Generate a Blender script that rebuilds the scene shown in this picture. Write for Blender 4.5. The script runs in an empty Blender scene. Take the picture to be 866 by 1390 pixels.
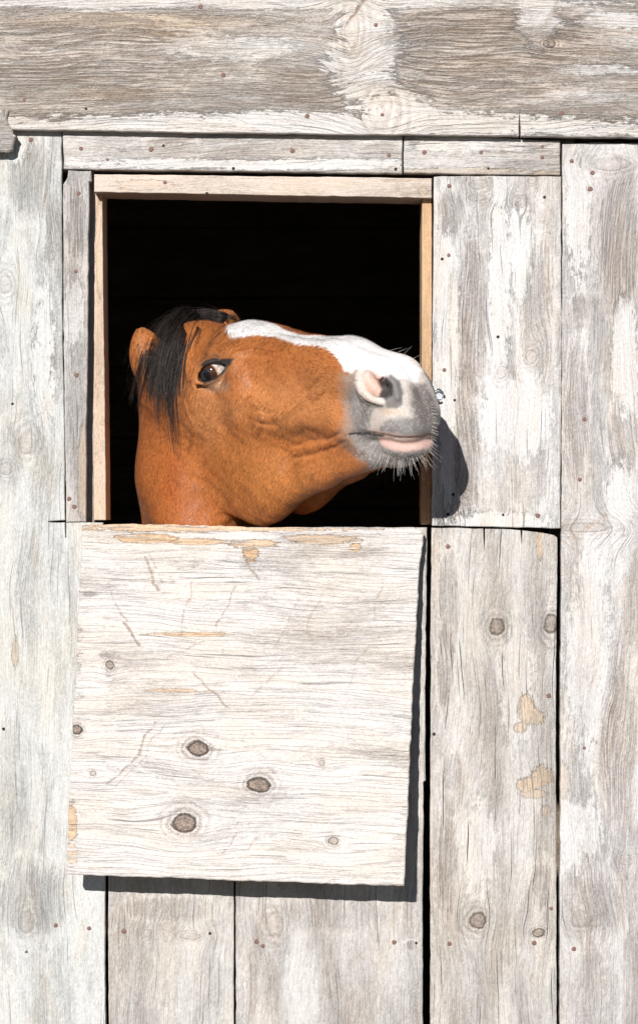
import bpy, bmesh, math, random
import numpy as np
from mathutils import Vector, Matrix
from mathutils.bvhtree import BVHTree

# ------------------------------------------------------------------ camera, sky, sun
S = .0012            # metres per unit of wall layout
CD = 5.0             # camera distance from the wall face
ZC = 1.274           # height of the camera
sc = bpy.context.scene
COL = sc.collection
cam = bpy.data.objects.new('camera', bpy.data.cameras.new('camera'))
COL.objects.link(cam)
cam.location = (0, -CD, ZC)
cam.rotation_euler = (math.radians(90), 0, 0)
cam.data.sensor_fit = 'HORIZONTAL'
cam.data.sensor_width = 36
cam.data.lens = 36 * CD / (866 * S)
cam.data.clip_end = 500
sc.camera = cam

SUN_D = 2.5
sdir = Vector((.60, SUN_D, -1.0)).normalized()        # travel direction of the light
elev = math.asin(-sdir.z)
w = bpy.data.worlds.new('World'); sc.world = w; w.use_nodes = True
nt = w.node_tree
bg = nt.nodes['Background']
sky = nt.nodes.new('ShaderNodeTexSky'); sky.sky_type = 'NISHITA'; sky.sun_disc = False
sky.sun_elevation = elev
sky.sun_rotation = math.atan2(-sdir.x, -sdir.y)
sky.air_density = .7; sky.dust_density = .15; sky.ozone_density = 2.5
nt.links.new(sky.outputs[0], bg.inputs[0]); bg.inputs[1].default_value = .05
sun = bpy.data.objects.new('sun', bpy.data.lights.new('sun', 'SUN'))
COL.objects.link(sun)
sun.data.energy = 5.0; sun.data.angle = math.radians(.5); sun.data.color = (1, .98, .955)
sun.rotation_euler = sdir.to_track_quat('-Z', 'Y').to_euler()
sun.location = (-2, -6, 4)
sc.view_settings.view_transform = 'Standard'; sc.view_settings.look = 'None'
sc.view_settings.exposure = .15; sc.view_settings.gamma = 1

# ------------------------------------------------------------------ helpers
def W(px, py, d=0.):
    """layout position on a plane d units in front of the wall face -> world"""
    k = (CD - d * S) / CD
    return Vector(((px - 433) * S * k, -d * S, ZC + (695 - py) * S * k))

def mesh_obj(name, verts, faces, mat=None, parent=None, smooth=False):
    me = bpy.data.meshes.new(name)
    me.from_pydata([tuple(v) for v in verts], [], faces)
    me.update()
    if smooth:
        me.polygons.foreach_set('use_smooth', [True] * len(me.polygons))
    o = bpy.data.objects.new(name, me); COL.objects.link(o)
    if mat: me.materials.append(mat)
    if parent: o.parent = parent
    return o

def tag(o, label=None, cat=None, group=None, kind=None):
    if label: o['label'] = label
    if cat: o['category'] = cat
    if group: o['group'] = group
    if kind: o['kind'] = kind
    return o

def empty(name, loc=(0, 0, 0)):
    o = bpy.data.objects.new(name, None); COL.objects.link(o); o.location = loc
    o.empty_display_size = .1
    return o

# ------------------------------------------------------------------ node expressions
class E:
    def __init__(s, t, sock): s.t = t; s.s = sock
    def _m(s, op, *a, clamp=False):
        n = s.t.nodes.new('ShaderNodeMath'); n.operation = op; n.use_clamp = clamp
        for i, v in enumerate((s,) + a):
            if isinstance(v, E): s.t.links.new(v.s, n.inputs[i])
            else: n.inputs[i].default_value = v
        return E(s.t, n.outputs[0])
    def __add__(s, o): return s._m('ADD', o)
    __radd__ = __add__
    def __mul__(s, o): return s._m('MULTIPLY', o)
    __rmul__ = __mul__
    def __sub__(s, o): return s._m('SUBTRACT', o)
    def __rsub__(s, o): return (s * -1) + o
    def __truediv__(s, o): return s._m('DIVIDE', o)
    def max(s, o): return s._m('MAXIMUM', o)
    def min(s, o): return s._m('MINIMUM', o)
    def pow(s, o): return s._m('POWER', o)
    def abs(s): return s._m('ABSOLUTE')
    def sqrt(s): return s._m('SQRT')
    def exp(s): return s._m('EXPONENT')
    def sin(s): return s._m('SINE')
    def tanh(s): return s._m('TANH')
    def fract(s): return s._m('FRACT')
    def clamp(s): return s._m('ADD', 0., clamp=True)
    def step(s, a, b):
        n = s.t.nodes.new('ShaderNodeMapRange'); n.interpolation_type = 'SMOOTHSTEP'
        s.t.links.new(s.s, n.inputs[0])
        lo, hi, t0, t1 = (a, b, 0, 1) if a < b else (b, a, 1, 0)
        n.inputs[1].default_value = lo; n.inputs[2].default_value = hi
        n.inputs[3].default_value = t0; n.inputs[4].default_value = t1
        return E(s.t, n.outputs[0])

def vec(t, x, y, z):
    n = t.nodes.new('ShaderNodeCombineXYZ')
    for i, v in enumerate((x, y, z)):
        if isinstance(v, E): t.links.new(v.s, n.inputs[i])
        else: n.inputs[i].default_value = v
    return E(t, n.outputs[0])

def noise(t, v, detail=2, rough=.5, scale=1., dist=0.):
    n = t.nodes.new('ShaderNodeTexNoise')
    t.links.new(v.s, n.inputs['Vector']); n.inputs['Scale'].default_value = scale
    n.inputs['Detail'].default_value = detail; n.inputs['Roughness'].default_value = rough
    n.inputs['Distortion'].default_value = dist
    return E(t, n.outputs[0])

def mixc(t, f, a, b):
    n = t.nodes.new('ShaderNodeMix'); n.data_type = 'RGBA'
    if isinstance(f, E): t.links.new(f.s, n.inputs[0])
    else: n.inputs[0].default_value = f
    for i, v in ((6, a), (7, b)):
        if isinstance(v, E): t.links.new(v.s, n.inputs[i])
        else: n.inputs[i].default_value = (*v, 1)
    return E(t, n.outputs[2])

def new_mat(name):
    m = bpy.data.materials.new(name); m.use_nodes = True
    return m, m.node_tree, m.node_tree.nodes['Principled BSDF']

def plain(name, col, rough=.7, metal=0., spec=.5):
    m, t, b = new_mat(name)
    b.inputs['Base Color'].default_value = (*col, 1)
    b.inputs['Roughness'].default_value = rough; b.inputs['Metallic'].default_value = metal
    b.inputs['Specular IOR Level'].default_value = spec
    return m

PALE = (.68, .655, .63); MID = (.54, .475, .425); DARK = (.17, .118, .085)
TAN = (.68, .50, .33)
def make_group(name, ins, outs, fn):
    t = bpy.data.node_groups.new(name, 'ShaderNodeTree')
    for n in ins: t.interface.new_socket(n, in_out='INPUT', socket_type='NodeSocketFloat')
    for n in outs: t.interface.new_socket(n, in_out='OUTPUT', socket_type='NodeSocketFloat')
    gi = t.nodes.new('NodeGroupInput'); go = t.nodes.new('NodeGroupOutput')
    res = fn(t, *[E(t, gi.outputs[k]) for k in range(len(ins))])
    for k, r in enumerate(res): t.links.new(r.s, go.inputs[k])
    return t
def use(t, grp, *args):
    n = t.nodes.new('ShaderNodeGroup'); n.node_tree = grp
    for k, v in enumerate(args):
        if isinstance(v, E): t.links.new(v.s, n.inputs[k])
        else: n.inputs[k].default_value = v
    return [E(t, o) for o in n.outputs]
def knot_fn(t, g, c, kg, kc, rg, rc, ks, seed):
    dg = g - kg; dc = c - kc
    e = dg / (rg * 3.2); e = (e * e * -1).exp()
    f = dc / rc
    push = f.tanh() * (f * f * -.09).exp() * e * (rc * .95)
    sd = seed + kg * .37
    wob = noise(t, vec(t, g / (rg * 1.5), c / (rc * 1.5), sd), 4, .62) - .5
    wl = noise(t, vec(t, g / (rg * 4.5), c / (rc * 4.5), sd + 9), 1) - .5
    rr = ((dg * dg) / (rg * rg) + (dc * dc) / (rc * rc)).sqrt() + wob * 1.15
    core = rr.step(1.12, .9) * ks
    fine = noise(t, vec(t, g * .45, c * .45, sd), 3, .7)
    ring = ((rr * 8. + fine * 3.5 + wl * 5).sin() * .5 + .5) * (rr + wl * 3.).step(3.1, 1.3) * rr.step(.85, 1.3) * fine.step(.38, .62) * (ks * .6 + .4)
    halo = (rr + wl * 3.).step(2.1, .8) * (ks * .5 + .5)
    rim = rr.step(.72, .95) * rr.step(1.22, 1.0) * ks * fine.step(.3, .6)
    return push, core, ring, halo, rim
KNOT = make_group('knot_pattern', ['g', 'c', 'kg', 'kc', 'rg', 'rc', 'ks', 'seed'], ['push', 'core', 'ring', 'halo', 'rim'], knot_fn)
def pick_fn(t, g, c, best, kg, kc, rg, rc, ks, ng, nc, nrg, nrc, nks):
    a = (g - ng) / nrg; b_ = (c - nc) / nrc
    m = a * a * .12 + b_ * b_
    s = m._m('LESS_THAN', best)
    f = lambda o, n: o + (n - o) * s
    return m.min(best), f(kg, ng), f(kc, nc), f(rg, nrg), f(rc, nrc), f(ks, nks)
PICK = make_group('nearest_knot', ['g', 'c', 'best', 'kg', 'kc', 'rg', 'rc', 'ks', 'ng', 'nc', 'nrg', 'nrc', 'nks'], ['best', 'kg', 'kc', 'rg', 'rc', 'ks'], pick_fn)
def patch_fn(t, x, z, px, pz, rx, rz, am, edge, soft, acc, add):
    dx = (x - px) / rx; dz = (z - pz) / rz
    rr = (dx * dx + dz * dz).sqrt() + edge
    n = t.nodes.new('ShaderNodeMapRange'); n.interpolation_type = 'SMOOTHSTEP'
    t.links.new(rr.s, n.inputs[0]); n.inputs[1].default_value = .7; n.inputs[2].default_value = 1.15
    n.inputs[3].default_value = 1; n.inputs[4].default_value = 0
    sharp = rr.step(.96, .86)
    m = E(t, n.outputs[0]); m = m * soft + sharp * (1 - soft)
    m = m * am
    return (acc.max(m) * (1 - add) + (acc + m) * add,)
PATCH = make_group('weather_patch', ['x', 'z', 'px', 'pz', 'rx', 'rz', 'am', 'edge', 'soft', 'acc', 'add'], ['mask'], patch_fn)
def scr_fn(t, x, z, x0, z0, dx, dz, wd, am, acc):
    L2 = dx * dx + dz * dz
    h = (((x - x0) * dx + (z - z0) * dz) / L2).clamp()
    ex = x - x0 - h * dx; ez = z - z0 - h * dz
    dd = (ex * ex + ez * ez).sqrt() / wd
    return (acc.max(dd.step(1., .25) * am),)
SCR = make_group('scratch_mark', ['x', 'z', 'x0', 'z0', 'dx', 'dz', 'wd', 'am', 'acc'], ['mask'], scr_fn)

def wood(name, axis='z', seed=0., pale=PALE, mid=MID, dark=DARK, weather=.45, line=.55, period=7., saw=.25,
         knots=(), patches=(), scratches=(), swirl=22., cracks=.3, fine=2.2, tilt=0., kstr=.24, rough_tex=1., hair=.12, tancol=TAN):
    """weathered sawn board; axis = grain direction.  knots: (px,py,r[,ry[,strength]]) ; patches: (px,py,rx,ry,amount,kind)"""
    m, t, b = new_mat(name)
    tc = t.nodes.new('ShaderNodeTexCoord')
    sp = t.nodes.new('ShaderNodeSeparateXYZ'); t.links.new(tc.outputs['Object'], sp.inputs[0])
    X = E(t, sp.outputs[0]) * (1 / S) + 433
    Z = (E(t, sp.outputs[2]) - ZC) * (-1 / S) + 695
    Y = E(t, sp.outputs[1]) * (1 / S)
    g, c = (Z, X) if axis == 'z' else (X, Z)
    if tilt: c = c + g * tilt
    cy = c + Y * .9
    cw = cy + (noise(t, vec(t, g * (1 / 330), cy * (1 / 120), seed), 2) - .5) * swirl * 2 \
         + (noise(t, vec(t, g * (1 / 60), cy * (1 / 30), seed + 5), 2) - .5) * 3.2
    B = (1e6, 0., 0., 1., 1., 0.)
    for k in knots:
        px, py, r = k[:3]; r2 = k[3] if len(k) > 3 else r
        ks = k[4] if len(k) > 4 else kstr
        kg, kc, rg, rc = (py, px, r2, r) if axis == 'z' else (px, py, r, r2)
        if tilt: kc = kc + kg * tilt
        B = use(t, PICK, g, c, *B, kg, kc, rg, rc, ks)
    if knots:
        K = use(t, KNOT, g, c, *B[1:], seed)
        cw = cw - K[0] * .9
    n1 = noise(t, vec(t, g * (1 / 60), cw * (1 / fine), seed + 1), 5, .68)
    n2 = noise(t, vec(t, g * (1 / 240), cw * (1 / 11), seed + 2), 4, .6)
    n0 = noise(t, vec(t, g * (1 / 210), cw * (1 / 46), seed + 3), 3, .6)
    pn = noise(t, vec(t, g * (1 / 13), cw * (1 / 5), seed + 4), 5, .78)
    big = noise(t, vec(t, g * (1 / 500), cw * (1 / 90), seed + 6), 2, .4)
    lv = big * (150. / period) + (n2 - .5) * .9
    lf = (lv.fract() - .5).abs()
    ringn = lf.step(.36, .47) * noise(t, vec(t, g * (1 / 70), cw * (1 / 9), seed + 7), 3, .6).step(.40, .60)
    edge = (pn - .5) * 1.5 + (n1 - .5) * 1.3 + (n0 - .5) * 1.3
    wm = n0 + (pn - .5) * .55 + (n1 - .5) * .2
    tanm = 0.; wacc = 0.
    for (px, py, rx, ry, am, kind) in patches:
        if kind == 'tan': tanm = use(t, PATCH, X, Z, px, py, rx, ry, am, edge, 0., tanm, 0.)[0]
        else: wacc = use(t, PATCH, X, Z, px, py, rx, ry, am * (.30 if kind == 'dark' else -.30), edge, 1., wacc, 1.)[0]
    wm = wm + wacc
    th = .515 + (.5 - weather) * .5
    wmask = wm.step(th - .23, th + .38)
    n1c = n1.step(.34, .57); pc = pn.step(.30, .60)
    body = n2.step(.3, .7) * .30 + (1 - n1c) * .30 + pc * .16
    colr = mixc(t, (body * (wmask * .7 + .5) + wmask * .42).clamp(), pale, mid)
    streak = ((1 - n1c) * .75 + (1 - pc) * .45) * wmask
    streak = streak.max(ringn * line * (wmask * .95 + .24))
    colr = mixc(t, (streak * .42).clamp(), colr, dark)
    hl = (noise(t, vec(t, g * (1 / 190), cw * (1 / 5.2), seed + 14), 3, .5) - .5).abs().step(.020, .003)
    colr = mixc(t, (hl * hair * n1.step(.62, .42) * pn.step(.66, .44)).clamp(), colr, tuple((a + b_ * 2) / 3 for a, b_ in zip(mid, dark)))
    sm = noise(t, vec(t, (g + c * .22) * (1 / 3.0), c * (1 / 26), seed + 8), 3, .6)
    smm = sm.step(.50, .66) * noise(t, vec(t, g * (1 / 90), c * (1 / 60), seed + 9), 1).step(.44, .62)
    colr = mixc(t, (smm * saw * .55).clamp(), colr, tuple(min(.74, x * 1.1) for x in pale))
    fleck = noise(t, vec(t, g * (1 / 4.6), c * (1 / 2.6), seed + 10), 4, .75)
    colr = mixc(t, fleck.step(.55, .66) * .55 * wmask, colr, pale)
    ck = noise(t, vec(t, g * (1 / 130), cw * (1 / 2.0), seed + 11), 2, .4).step(.675, .73)
    colr = mixc(t, (ck * cracks * 1.6).clamp(), colr, (.05, .04, .033))
    height = n1c * (wmask * .8 + .22) + n2 * .3 + pn * (wmask * 1.3 + .35) - ringn * line * .5 - hl * hair * .9 - ck * cracks * 1.5 + smm * .2 * saw + fleck * .5 * wmask
    if knots:
        core, ring, halo, rim = K[1:]
        kc_ = mixc(t, noise(t, vec(t, g * .35, c * .35, seed + 12), 4, .7).step(.35, .65), (.10, .066, .047), (.33, .25, .20))
        colr = mixc(t, (ring * .62).clamp(), colr, dark)
        colr = mixc(t, (halo * .30).clamp(), colr, mid)
        colr = mixc(t, core * .9, colr, kc_)
        colr = mixc(t, (rim * .7).clamp(), colr, (.085, .06, .045))
        height = height - ring * .5 + core * .2 - rim * 1.4
    if isinstance(tanm, E):
        tanm = tanm * n1.step(.36, .50)
        tc_ = mixc(t, n1c, tuple(x * .78 for x in tancol), tancol)
        colr = mixc(t, (tanm * .8).clamp(), colr, tc_)
        colr = mixc(t, (tanm * (1 - pc) * .35).clamp(), colr, (.22, .12, .06))
        height = height - tanm * .9
    if scratches:
        wx = X + (pn - .5) * 10 + (noise(t, vec(t, X * .03, Z * .03, seed + 20), 1) - .5) * 22; wz = Z + (n0 - .5) * 10; sk = 0.
        for (x0, y0, x1, y1, wd, am) in scratches:
            sk = use(t, SCR, wx, wz, x0, y0, x1 - x0, y1 - y0, wd, am, sk)[0]
        sk = (sk * pn.step(.36, .60)).clamp()
        colr = mixc(t, sk, colr, (.40, .27, .18)); height = height - sk * .9
    warm = noise(t, vec(t, g * (1 / 150), c * (1 / 40), seed + 31), 3, .6).step(.42, .66)
    grit = noise(t, vec(t, g * (1 / 4.2), cw * (1 / 1.5), seed + 30), 3, .75)
    ml = t.nodes.new('ShaderNodeMix'); ml.data_type = 'RGBA'; ml.blend_type = 'MULTIPLY'; ml.inputs[0].default_value = 1
    k = (grit - .5) * .85 + 1.0
    kk = vec(t, k, k - warm * .035, k - warm * .085)
    t.links.new(colr.s, ml.inputs[6]); t.links.new(kk.s, ml.inputs[7]); colr = E(t, ml.outputs[2])
    height = height + grit * .55
    t.links.new(colr.s, b.inputs['Base Color'])
    b.inputs['Roughness'].default_value = .85; b.inputs['Specular IOR Level'].default_value = .18
    bp = t.nodes.new('ShaderNodeBump'); bp.inputs['Strength'].default_value = 1.; bp.inputs['Distance'].default_value = .0019 * rough_tex
    t.links.new(height.s, bp.inputs['Height']); t.links.new(bp.outputs[0], b.inputs['Normal'])
    return m

# ------------------------------------------------------------------ boards
rng = random.Random(4)
def densify(poly, step=11., amp=.55, sharp=()):
    out = []
    n = len(poly)
    for i in range(n):
        a = poly[i]; b_ = poly[(i + 1) % n]
        L = math.hypot(b_[0] - a[0], b_[1] - a[1])
        k = max(1, int(L / step))
        nx, ny = -(b_[1] - a[1]) / max(L, 1e-6), (b_[0] - a[0]) / max(L, 1e-6)
        ph = rng.uniform(0, 6.28); fr = rng.uniform(.012, .02)
        for j in range(k):
            u = j / k
            jt = 0 if j == 0 else (rng.gauss(0, amp * .5) + amp * .8 * math.sin(ph + u * L * fr) * min(1, 4 * u * (1 - u)))
            out.append((a[0] + (b_[0] - a[0]) * u + nx * jt, a[1] + (b_[1] - a[1]) * u + ny * jt))
    return out

def area(p):
    return .5 * sum(p[i][0] * p[(i + 1) % len(p)][1] - p[(i + 1) % len(p)][0] * p[i][1] for i in range(len(p)))

def inset(poly, w):
    n = len(poly); out = []
    sgn = 1 if area(poly) > 0 else -1
    for i in range(n):
        p0, p1, p2 = poly[i - 1], poly[i], poly[(i + 1) % n]
        def nr(a, b_):
            L = math.hypot(b_[0] - a[0], b_[1] - a[1]) or 1
            return (-(b_[1] - a[1]) / L * sgn, (b_[0] - a[0]) / L * sgn)
        a, b_ = nr(p0, p1), nr(p1, p2)
        mx, my = a[0] + b_[0], a[1] + b_[1]
        q = mx * mx + my * my
        f = min(2 / q, 1.2) if q > .05 else 1.2
        out.append((p1[0] + mx * w * f, p1[1] + my * w * f))
    return out

def board(name, poly, mat, parent, d=0., thick=18., bevel=1.0, amp=.55, step=11., dfun=None, back_grow=0., label=None):
    poly = densify(poly, step, amp)
    if area(poly) < 0: poly = poly[::-1]
    n = len(poly)
    inn = inset(poly, bevel)
    D = (lambda x, y: d) if dfun is None else dfun
    vs = [W(x, y, D(x, y)) for x, y in inn]
    vs += [W(x, y, D(x, y) - bevel * 1.1) for x, y in poly]
    k0 = CD / CD
    for x, y in poly:                                   # back ring straight behind the front ring
        f = W(x, y, D(x, y)); vs.append(Vector((f.x, f.y + thick * S, f.z)))
    fs = []
    for i in range(n):
        j = (i + 1) % n
        fs.append((i, j, n + j, n + i)); fs.append((n + i, n + j, 2 * n + j, 2 * n + i))
    fs.append(tuple(range(n))[::-1]); fs.append(tuple(range(2 * n, 3 * n)))
    o = mesh_obj(name, vs, fs, mat, parent)
    bm = bmesh.new(); bm.from_mesh(o.data)
    bmesh.ops.triangulate(bm, faces=[f for f in bm.faces if len(f.verts) > 4])
    bmesh.ops.recalc_face_normals(bm, faces=bm.faces); bm.to_mesh(o.data); bm.free()
    if label: o['label'] = label
    return o

# nails -------------------------------------------------------------
def mat_rust():
    m, t, b = new_mat('rusty_nail')
    tc = t.nodes.new('ShaderNodeTexCoord')
    v = E(t, tc.outputs['Object'])
    n = noise(t, v, 3, .6, 700)
    c = mixc(t, n.step(.35, .65), (.09, .045, .035), (.30, .17, .135))
    t.links.new(c.s, b.inputs['Base Color']); b.inputs['Roughness'].default_value = .75
    return m
RUST = mat_rust()
HOLE = plain('nail_hole_dark', (.025, .02, .018), .9)
def nail_mesh(name, r, dome, mat):
    vs = []; fs = []; n = 12
    rings = [(1.0, -1.2), (1.0, .15), (.86, .15 + dome * .7), (.45, .15 + dome)]
    for rr, z in rings:
        for i in range(n):
            a = 2 * math.pi * i / n; wob = 1 + .06 * math.sin(3 * a + 1)
            vs.append((math.cos(a) * r * rr * wob * S, -z * S, math.sin(a) * r * rr * wob * S))
    for k in range(3):
        for i in range(n):
            j = (i + 1) % n; fs.append((k * n + i, k * n + j, (k + 1) * n + j, (k + 1) * n + i))
    vs.append((0, -(.15 + dome) * S, 0)); c = len(vs) - 1
    for i in range(n): fs.append((3 * n + i, 3 * n + (i + 1) % n, c))
    me = bpy.data.meshes.new(name); me.from_pydata(vs, [], fs); me.materials.append(mat)
    bm = bmesh.new(); bm.from_mesh(me); bmesh.ops.recalc_face_normals(bm, faces=bm.faces); bm.to_mesh(me); bm.free()
    me.polygons.foreach_set('use_smooth', [True] * len(me.polygons))
    return me
NAIL = nail_mesh('nail', 3.5, .7, RUST)
NAILS = nail_mesh('nail_small', 2.7, .5, RUST)
NAILD = nail_mesh('nail_dark', 2.4, .25, HOLE)
def nails(parent, lst, d):
    for it in lst:
        px, py = it[:2]; kind = it[2] if len(it) > 2 else 0
        o = bpy.data.objects.new('nail', (NAIL, NAILS, NAILD)[kind]); COL.objects.link(o)
        o.parent = parent; o.location = W(px, py, d - .15)
        o.rotation_euler = (rng.uniform(-.06, .06), rng.uniform(0, 6), rng.uniform(-.06, .06))
        s = rng.uniform(.8, 1.05); o.scale = (s, 1, s)

# ================================================================== SETTING
def mat_ground():
    m, t, b = new_mat('dry_dirt')
    tc = t.nodes.new('ShaderNodeTexCoord'); v = E(t, tc.outputs['Object'])
    n = noise(t, v, 6, .6, 3.); n2 = noise(t, v, 4, .7, 40.)
    c = mixc(t, (n * .6 + n2 * .5).step(.35, .75), (.04, .032, .025), (.08, .065, .05))
    t.links.new(c.s, b.inputs['Base Color']); b.inputs['Roughness'].default_value = .95
    bp = t.nodes.new('ShaderNodeBump'); bp.inputs['Distance'].default_value = .02
    t.links.new(n2.s, bp.inputs['Height']); t.links.new(bp.outputs[0], b.inputs['Normal'])
    return m
GRD = mat_ground()
def ground():
    vs = []; fs = []
    xs = [-120, -40, -12] + list(np.linspace(-5, 5, 41)) + [12, 40, 120]
    ys = [-120, -40, -14] + list(np.linspace(-8, 5, 41)) + [14, 40, 120]
    r = np.random.default_rng(2)
    for y in ys:
        for x in xs:
            vs.append((x, y, float(r.normal(0, .008)) if abs(x) < 8 and -8 < y < 6 else 0))
    nx = len(xs)
    for j in range(len(ys) - 1):
        for i in range(nx - 1):
            a = j * nx + i; fs.append((a, a + 1, a + nx + 1, a + nx))
    o = mesh_obj('ground', vs, fs, GRD, None, True)
    tag(o, kind='structure')
ground()

# ================================================================== BARN WALL
wall = empty('barn_wall', (0, 0, 0))
tag(wall, 'weathered grey board wall of a barn around the square horse opening', 'wall')

M_beam = wood('weathered_top_board', 'x', 1.3, weather=.66, line=.9, rough_tex=1.4, period=5.5, saw=.3, cracks=.2, fine=2.4,
    mid=(.58, .475, .39), dark=(.21, .128, .08), hair=.28,
    patches=((420, 172, 620, 20, 1.6, 'pale'), (130, 45, 150, 26, .8, 'dark'), (90, 110, 170, 40, .5, 'dark'), (660, 60, 160, 60, 1., 'dark'), (640, 120, 120, 26, .6, 'dark'),
             (530, 175, 60, 60, 1.2, 'pale'), (500, 60, 44, 90, 1.1, 'pale'), (490, 110, 50, 50, 1.2, 'pale'), (300, 66, 90, 20, .4, 'pale'), (330, 6, 500, 9, .9, 'pale'), (400, 95, 60, 18, .5, 'dark'),
             (728, 40, 30, 45, 1.4, 'pale'), (200, 30, 200, 10, .4, 'tan'), (800, 95, 70, 9, .9, 'pale'), (160, 128, 60, 9, .3, 'tan'), (840, 30, 50, 12, .8, 'pale')),
    knots=((745, 61, 8, 6, .6), (516, 152, 16, 26, .12), (478, 40, 10, 26, .15)), scratches=((495, 3, 478, 24, 4, 1.), (478, 24, 467, 42, 4, .9), (758, 0, 735, 48, 4, .4)))
o = board('plank', [(-30, -60), (900, -52), (900, 186), (707, 184), (705.4, 148), (704.2, 184), (433, 181), (20, 175), (-30, 174)], M_beam, wall, d=18, thick=22)
nails(o, [(272, 8), (303, 101), (33, 135, 1), (117, 147, 2), (417, 157), (762, 153), (519, 155, 1), (510, 33, 1)], 18)

M_trimA = wood('weathered_header_trim', 'x', 7.1, weather=.5, saw=.5, line=.5, period=8, fine=3, cracks=.25,
    patches=((230, 193, 40, 8, .9, 'dark'), (340, 222, 260, 9, 1., 'pale'), (520, 210, 40, 20, .4, 'dark')), knots=((222, 196, 12, 3),))
oA = board('plank', [(85, 177.5), (546, 183.5), (545.5, 234.5), (300, 231.5), (86.5, 228.5)], M_trimA, wall, d=2, thick=18, bevel=1.2)
nails(oA, [(110, 201), (146, 216, 1), (205, 202), (397, 204), (317, 228, 2), (222, 197, 2), (528, 210), (537, 229, 2)], 2)
M_trimB = wood('weathered_short_trim', 'x', 9.7, weather=.62, saw=.3, line=.8, period=6, fine=2.6, cracks=.4,
    patches=((640, 232, 90, 6, .5, 'tan'), (700, 200, 60, 10, .5, 'dark'), (640, 195, 100, 10, .6, 'pale'), (745, 236, 30, 5, .7, 'tan')))
oB = board('plank', [(548.5, 184), (660, 185), (700, 188), (760, 190.5), (760, 237), (640, 236), (548.5, 233.5)], M_trimB, wall, d=1, thick=18, bevel=1.2)
nails(oB, [(576, 206), (653, 206), (736, 198, 1), (736, 213), (663, 228, 2)], 1)

M_left = wood('weathered_left_board', 'z', 3.4, weather=.24, saw=.35, line=.35, period=9, cracks=.25, swirl=30,
    pale=(.64, .635, .61), mid=(.51, .495, .465), dark=(.22, .195, .17),
    patches=((40, 240, 34, 60, .8, 'dark'), (68, 300, 10, 90, .5, 'dark'), (20, 200, 20, 22, 1., 'pale'), (14, 620, 22, 60, .4, 'dark'), (40, 800, 24, 110, .35, 'dark'), (20, 1070, 30, 120, .3, 'dark'),
             (45, 1220, 60, 60, .6, 'dark'), (21, 885, 5, 22, .6, 'tan'), (60, 480, 20, 120, .9, 'pale')),
    knots=((68, 346, 9, 7), (36, 1253, 11, 15), (8, 636, 9, 8), (38, 600, 12, 16), (8, 385, 8, 12)))
o = board('plank', [(-30, 176), (83, 177.5), (84.5, 400), (87, 560), (88.3, 706), (66, 707.6), (66, 709), (88, 709.2), (88.8, 730), (90.2, 730), (90, 709.4), (140, 709.5), (143, 1000), (142.5, 1320), (144, 1450), (144, 2190), (-30, 2190)], M_left, wall, d=0)
nails(o, [(42, 189), (17, 548, 2), (76, 1257), (121, 1261), (36, 1293, 1), (5, 990, 2), (60, 1800), (110, 1800)], 0)

M_strip = wood('weathered_narrow_strip', 'z', 5.9, weather=.5, saw=.5, line=.4, period=6, cracks=.35, pale=(.62, .59, .565), mid=(.46, .42, .39),
    patches=((104, 300, 18, 60, .7, 'dark'), (112, 640, 8, 70, .7, 'tan'), (100, 420, 16, 60, .5, 'pale')))
o = board('plank', [(93, 230.5), (123.5, 231.5), (124, 245), (120.5, 246), (121, 262), (119.5, 420), (117, 590), (116.5, 708), (90, 708.5), (88, 560), (86.5, 400), (86, 250), (92, 240)], M_strip, wall, d=-1, thick=17)
nails(o, [(107, 262), (103, 368), (104, 509), (94, 677), (101, 688)], -1)

M_F = wood('weathered_board_beside_opening', 'z', 11.2, weather=.38, saw=.75, line=.25, period=9, swirl=30, cracks=.35,
    pale=(.69, .675, .66), mid=(.56, .495, .45), dark=(.25, .18, .14),
    patches=((640, 420, 22, 110, 1.1, 'dark'), (632, 620, 22, 130, .9, 'dark'), (607, 430, 16, 120, .9, 'pale'), (608, 600, 14, 130, .8, 'pale'), (678, 400, 16, 190, 1.2, 'pale'), (730, 420, 26, 120, .6, 'dark'), (705, 330, 20, 80, .6, 'pale'),
             (612, 290, 22, 40, .6, 'dark'), (700, 560, 50, 60, .7, 'pale'), (720, 640, 30, 60, .5, 'dark'), (660, 710, 90, 16, 1.2, 'pale'), (617, 440, 8, 70, .25, 'tan')),
    knots=((650, 250, 14, 7), (706, 275, 7), (722, 243, 6), (648, 268, 12, 5), (681, 505, 7, 9), (722, 484, 8, 10)))
oF = board('plank', [(589, 239.5), (600, 238.5), (761.5, 239), (762, 500), (760.6, 717), (586.5, 713.5), (587.5, 500)], M_F, wall, d=0)
nails(oF, [(610, 252), (739, 267, 2), (609, 346, 1), (600, 351, 2), (676, 457, 2), (603, 502, 1), (617, 543, 2), (615, 671, 2), (608, 698, 2), (683, 699, 2), (730, 700)], 0)

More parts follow.
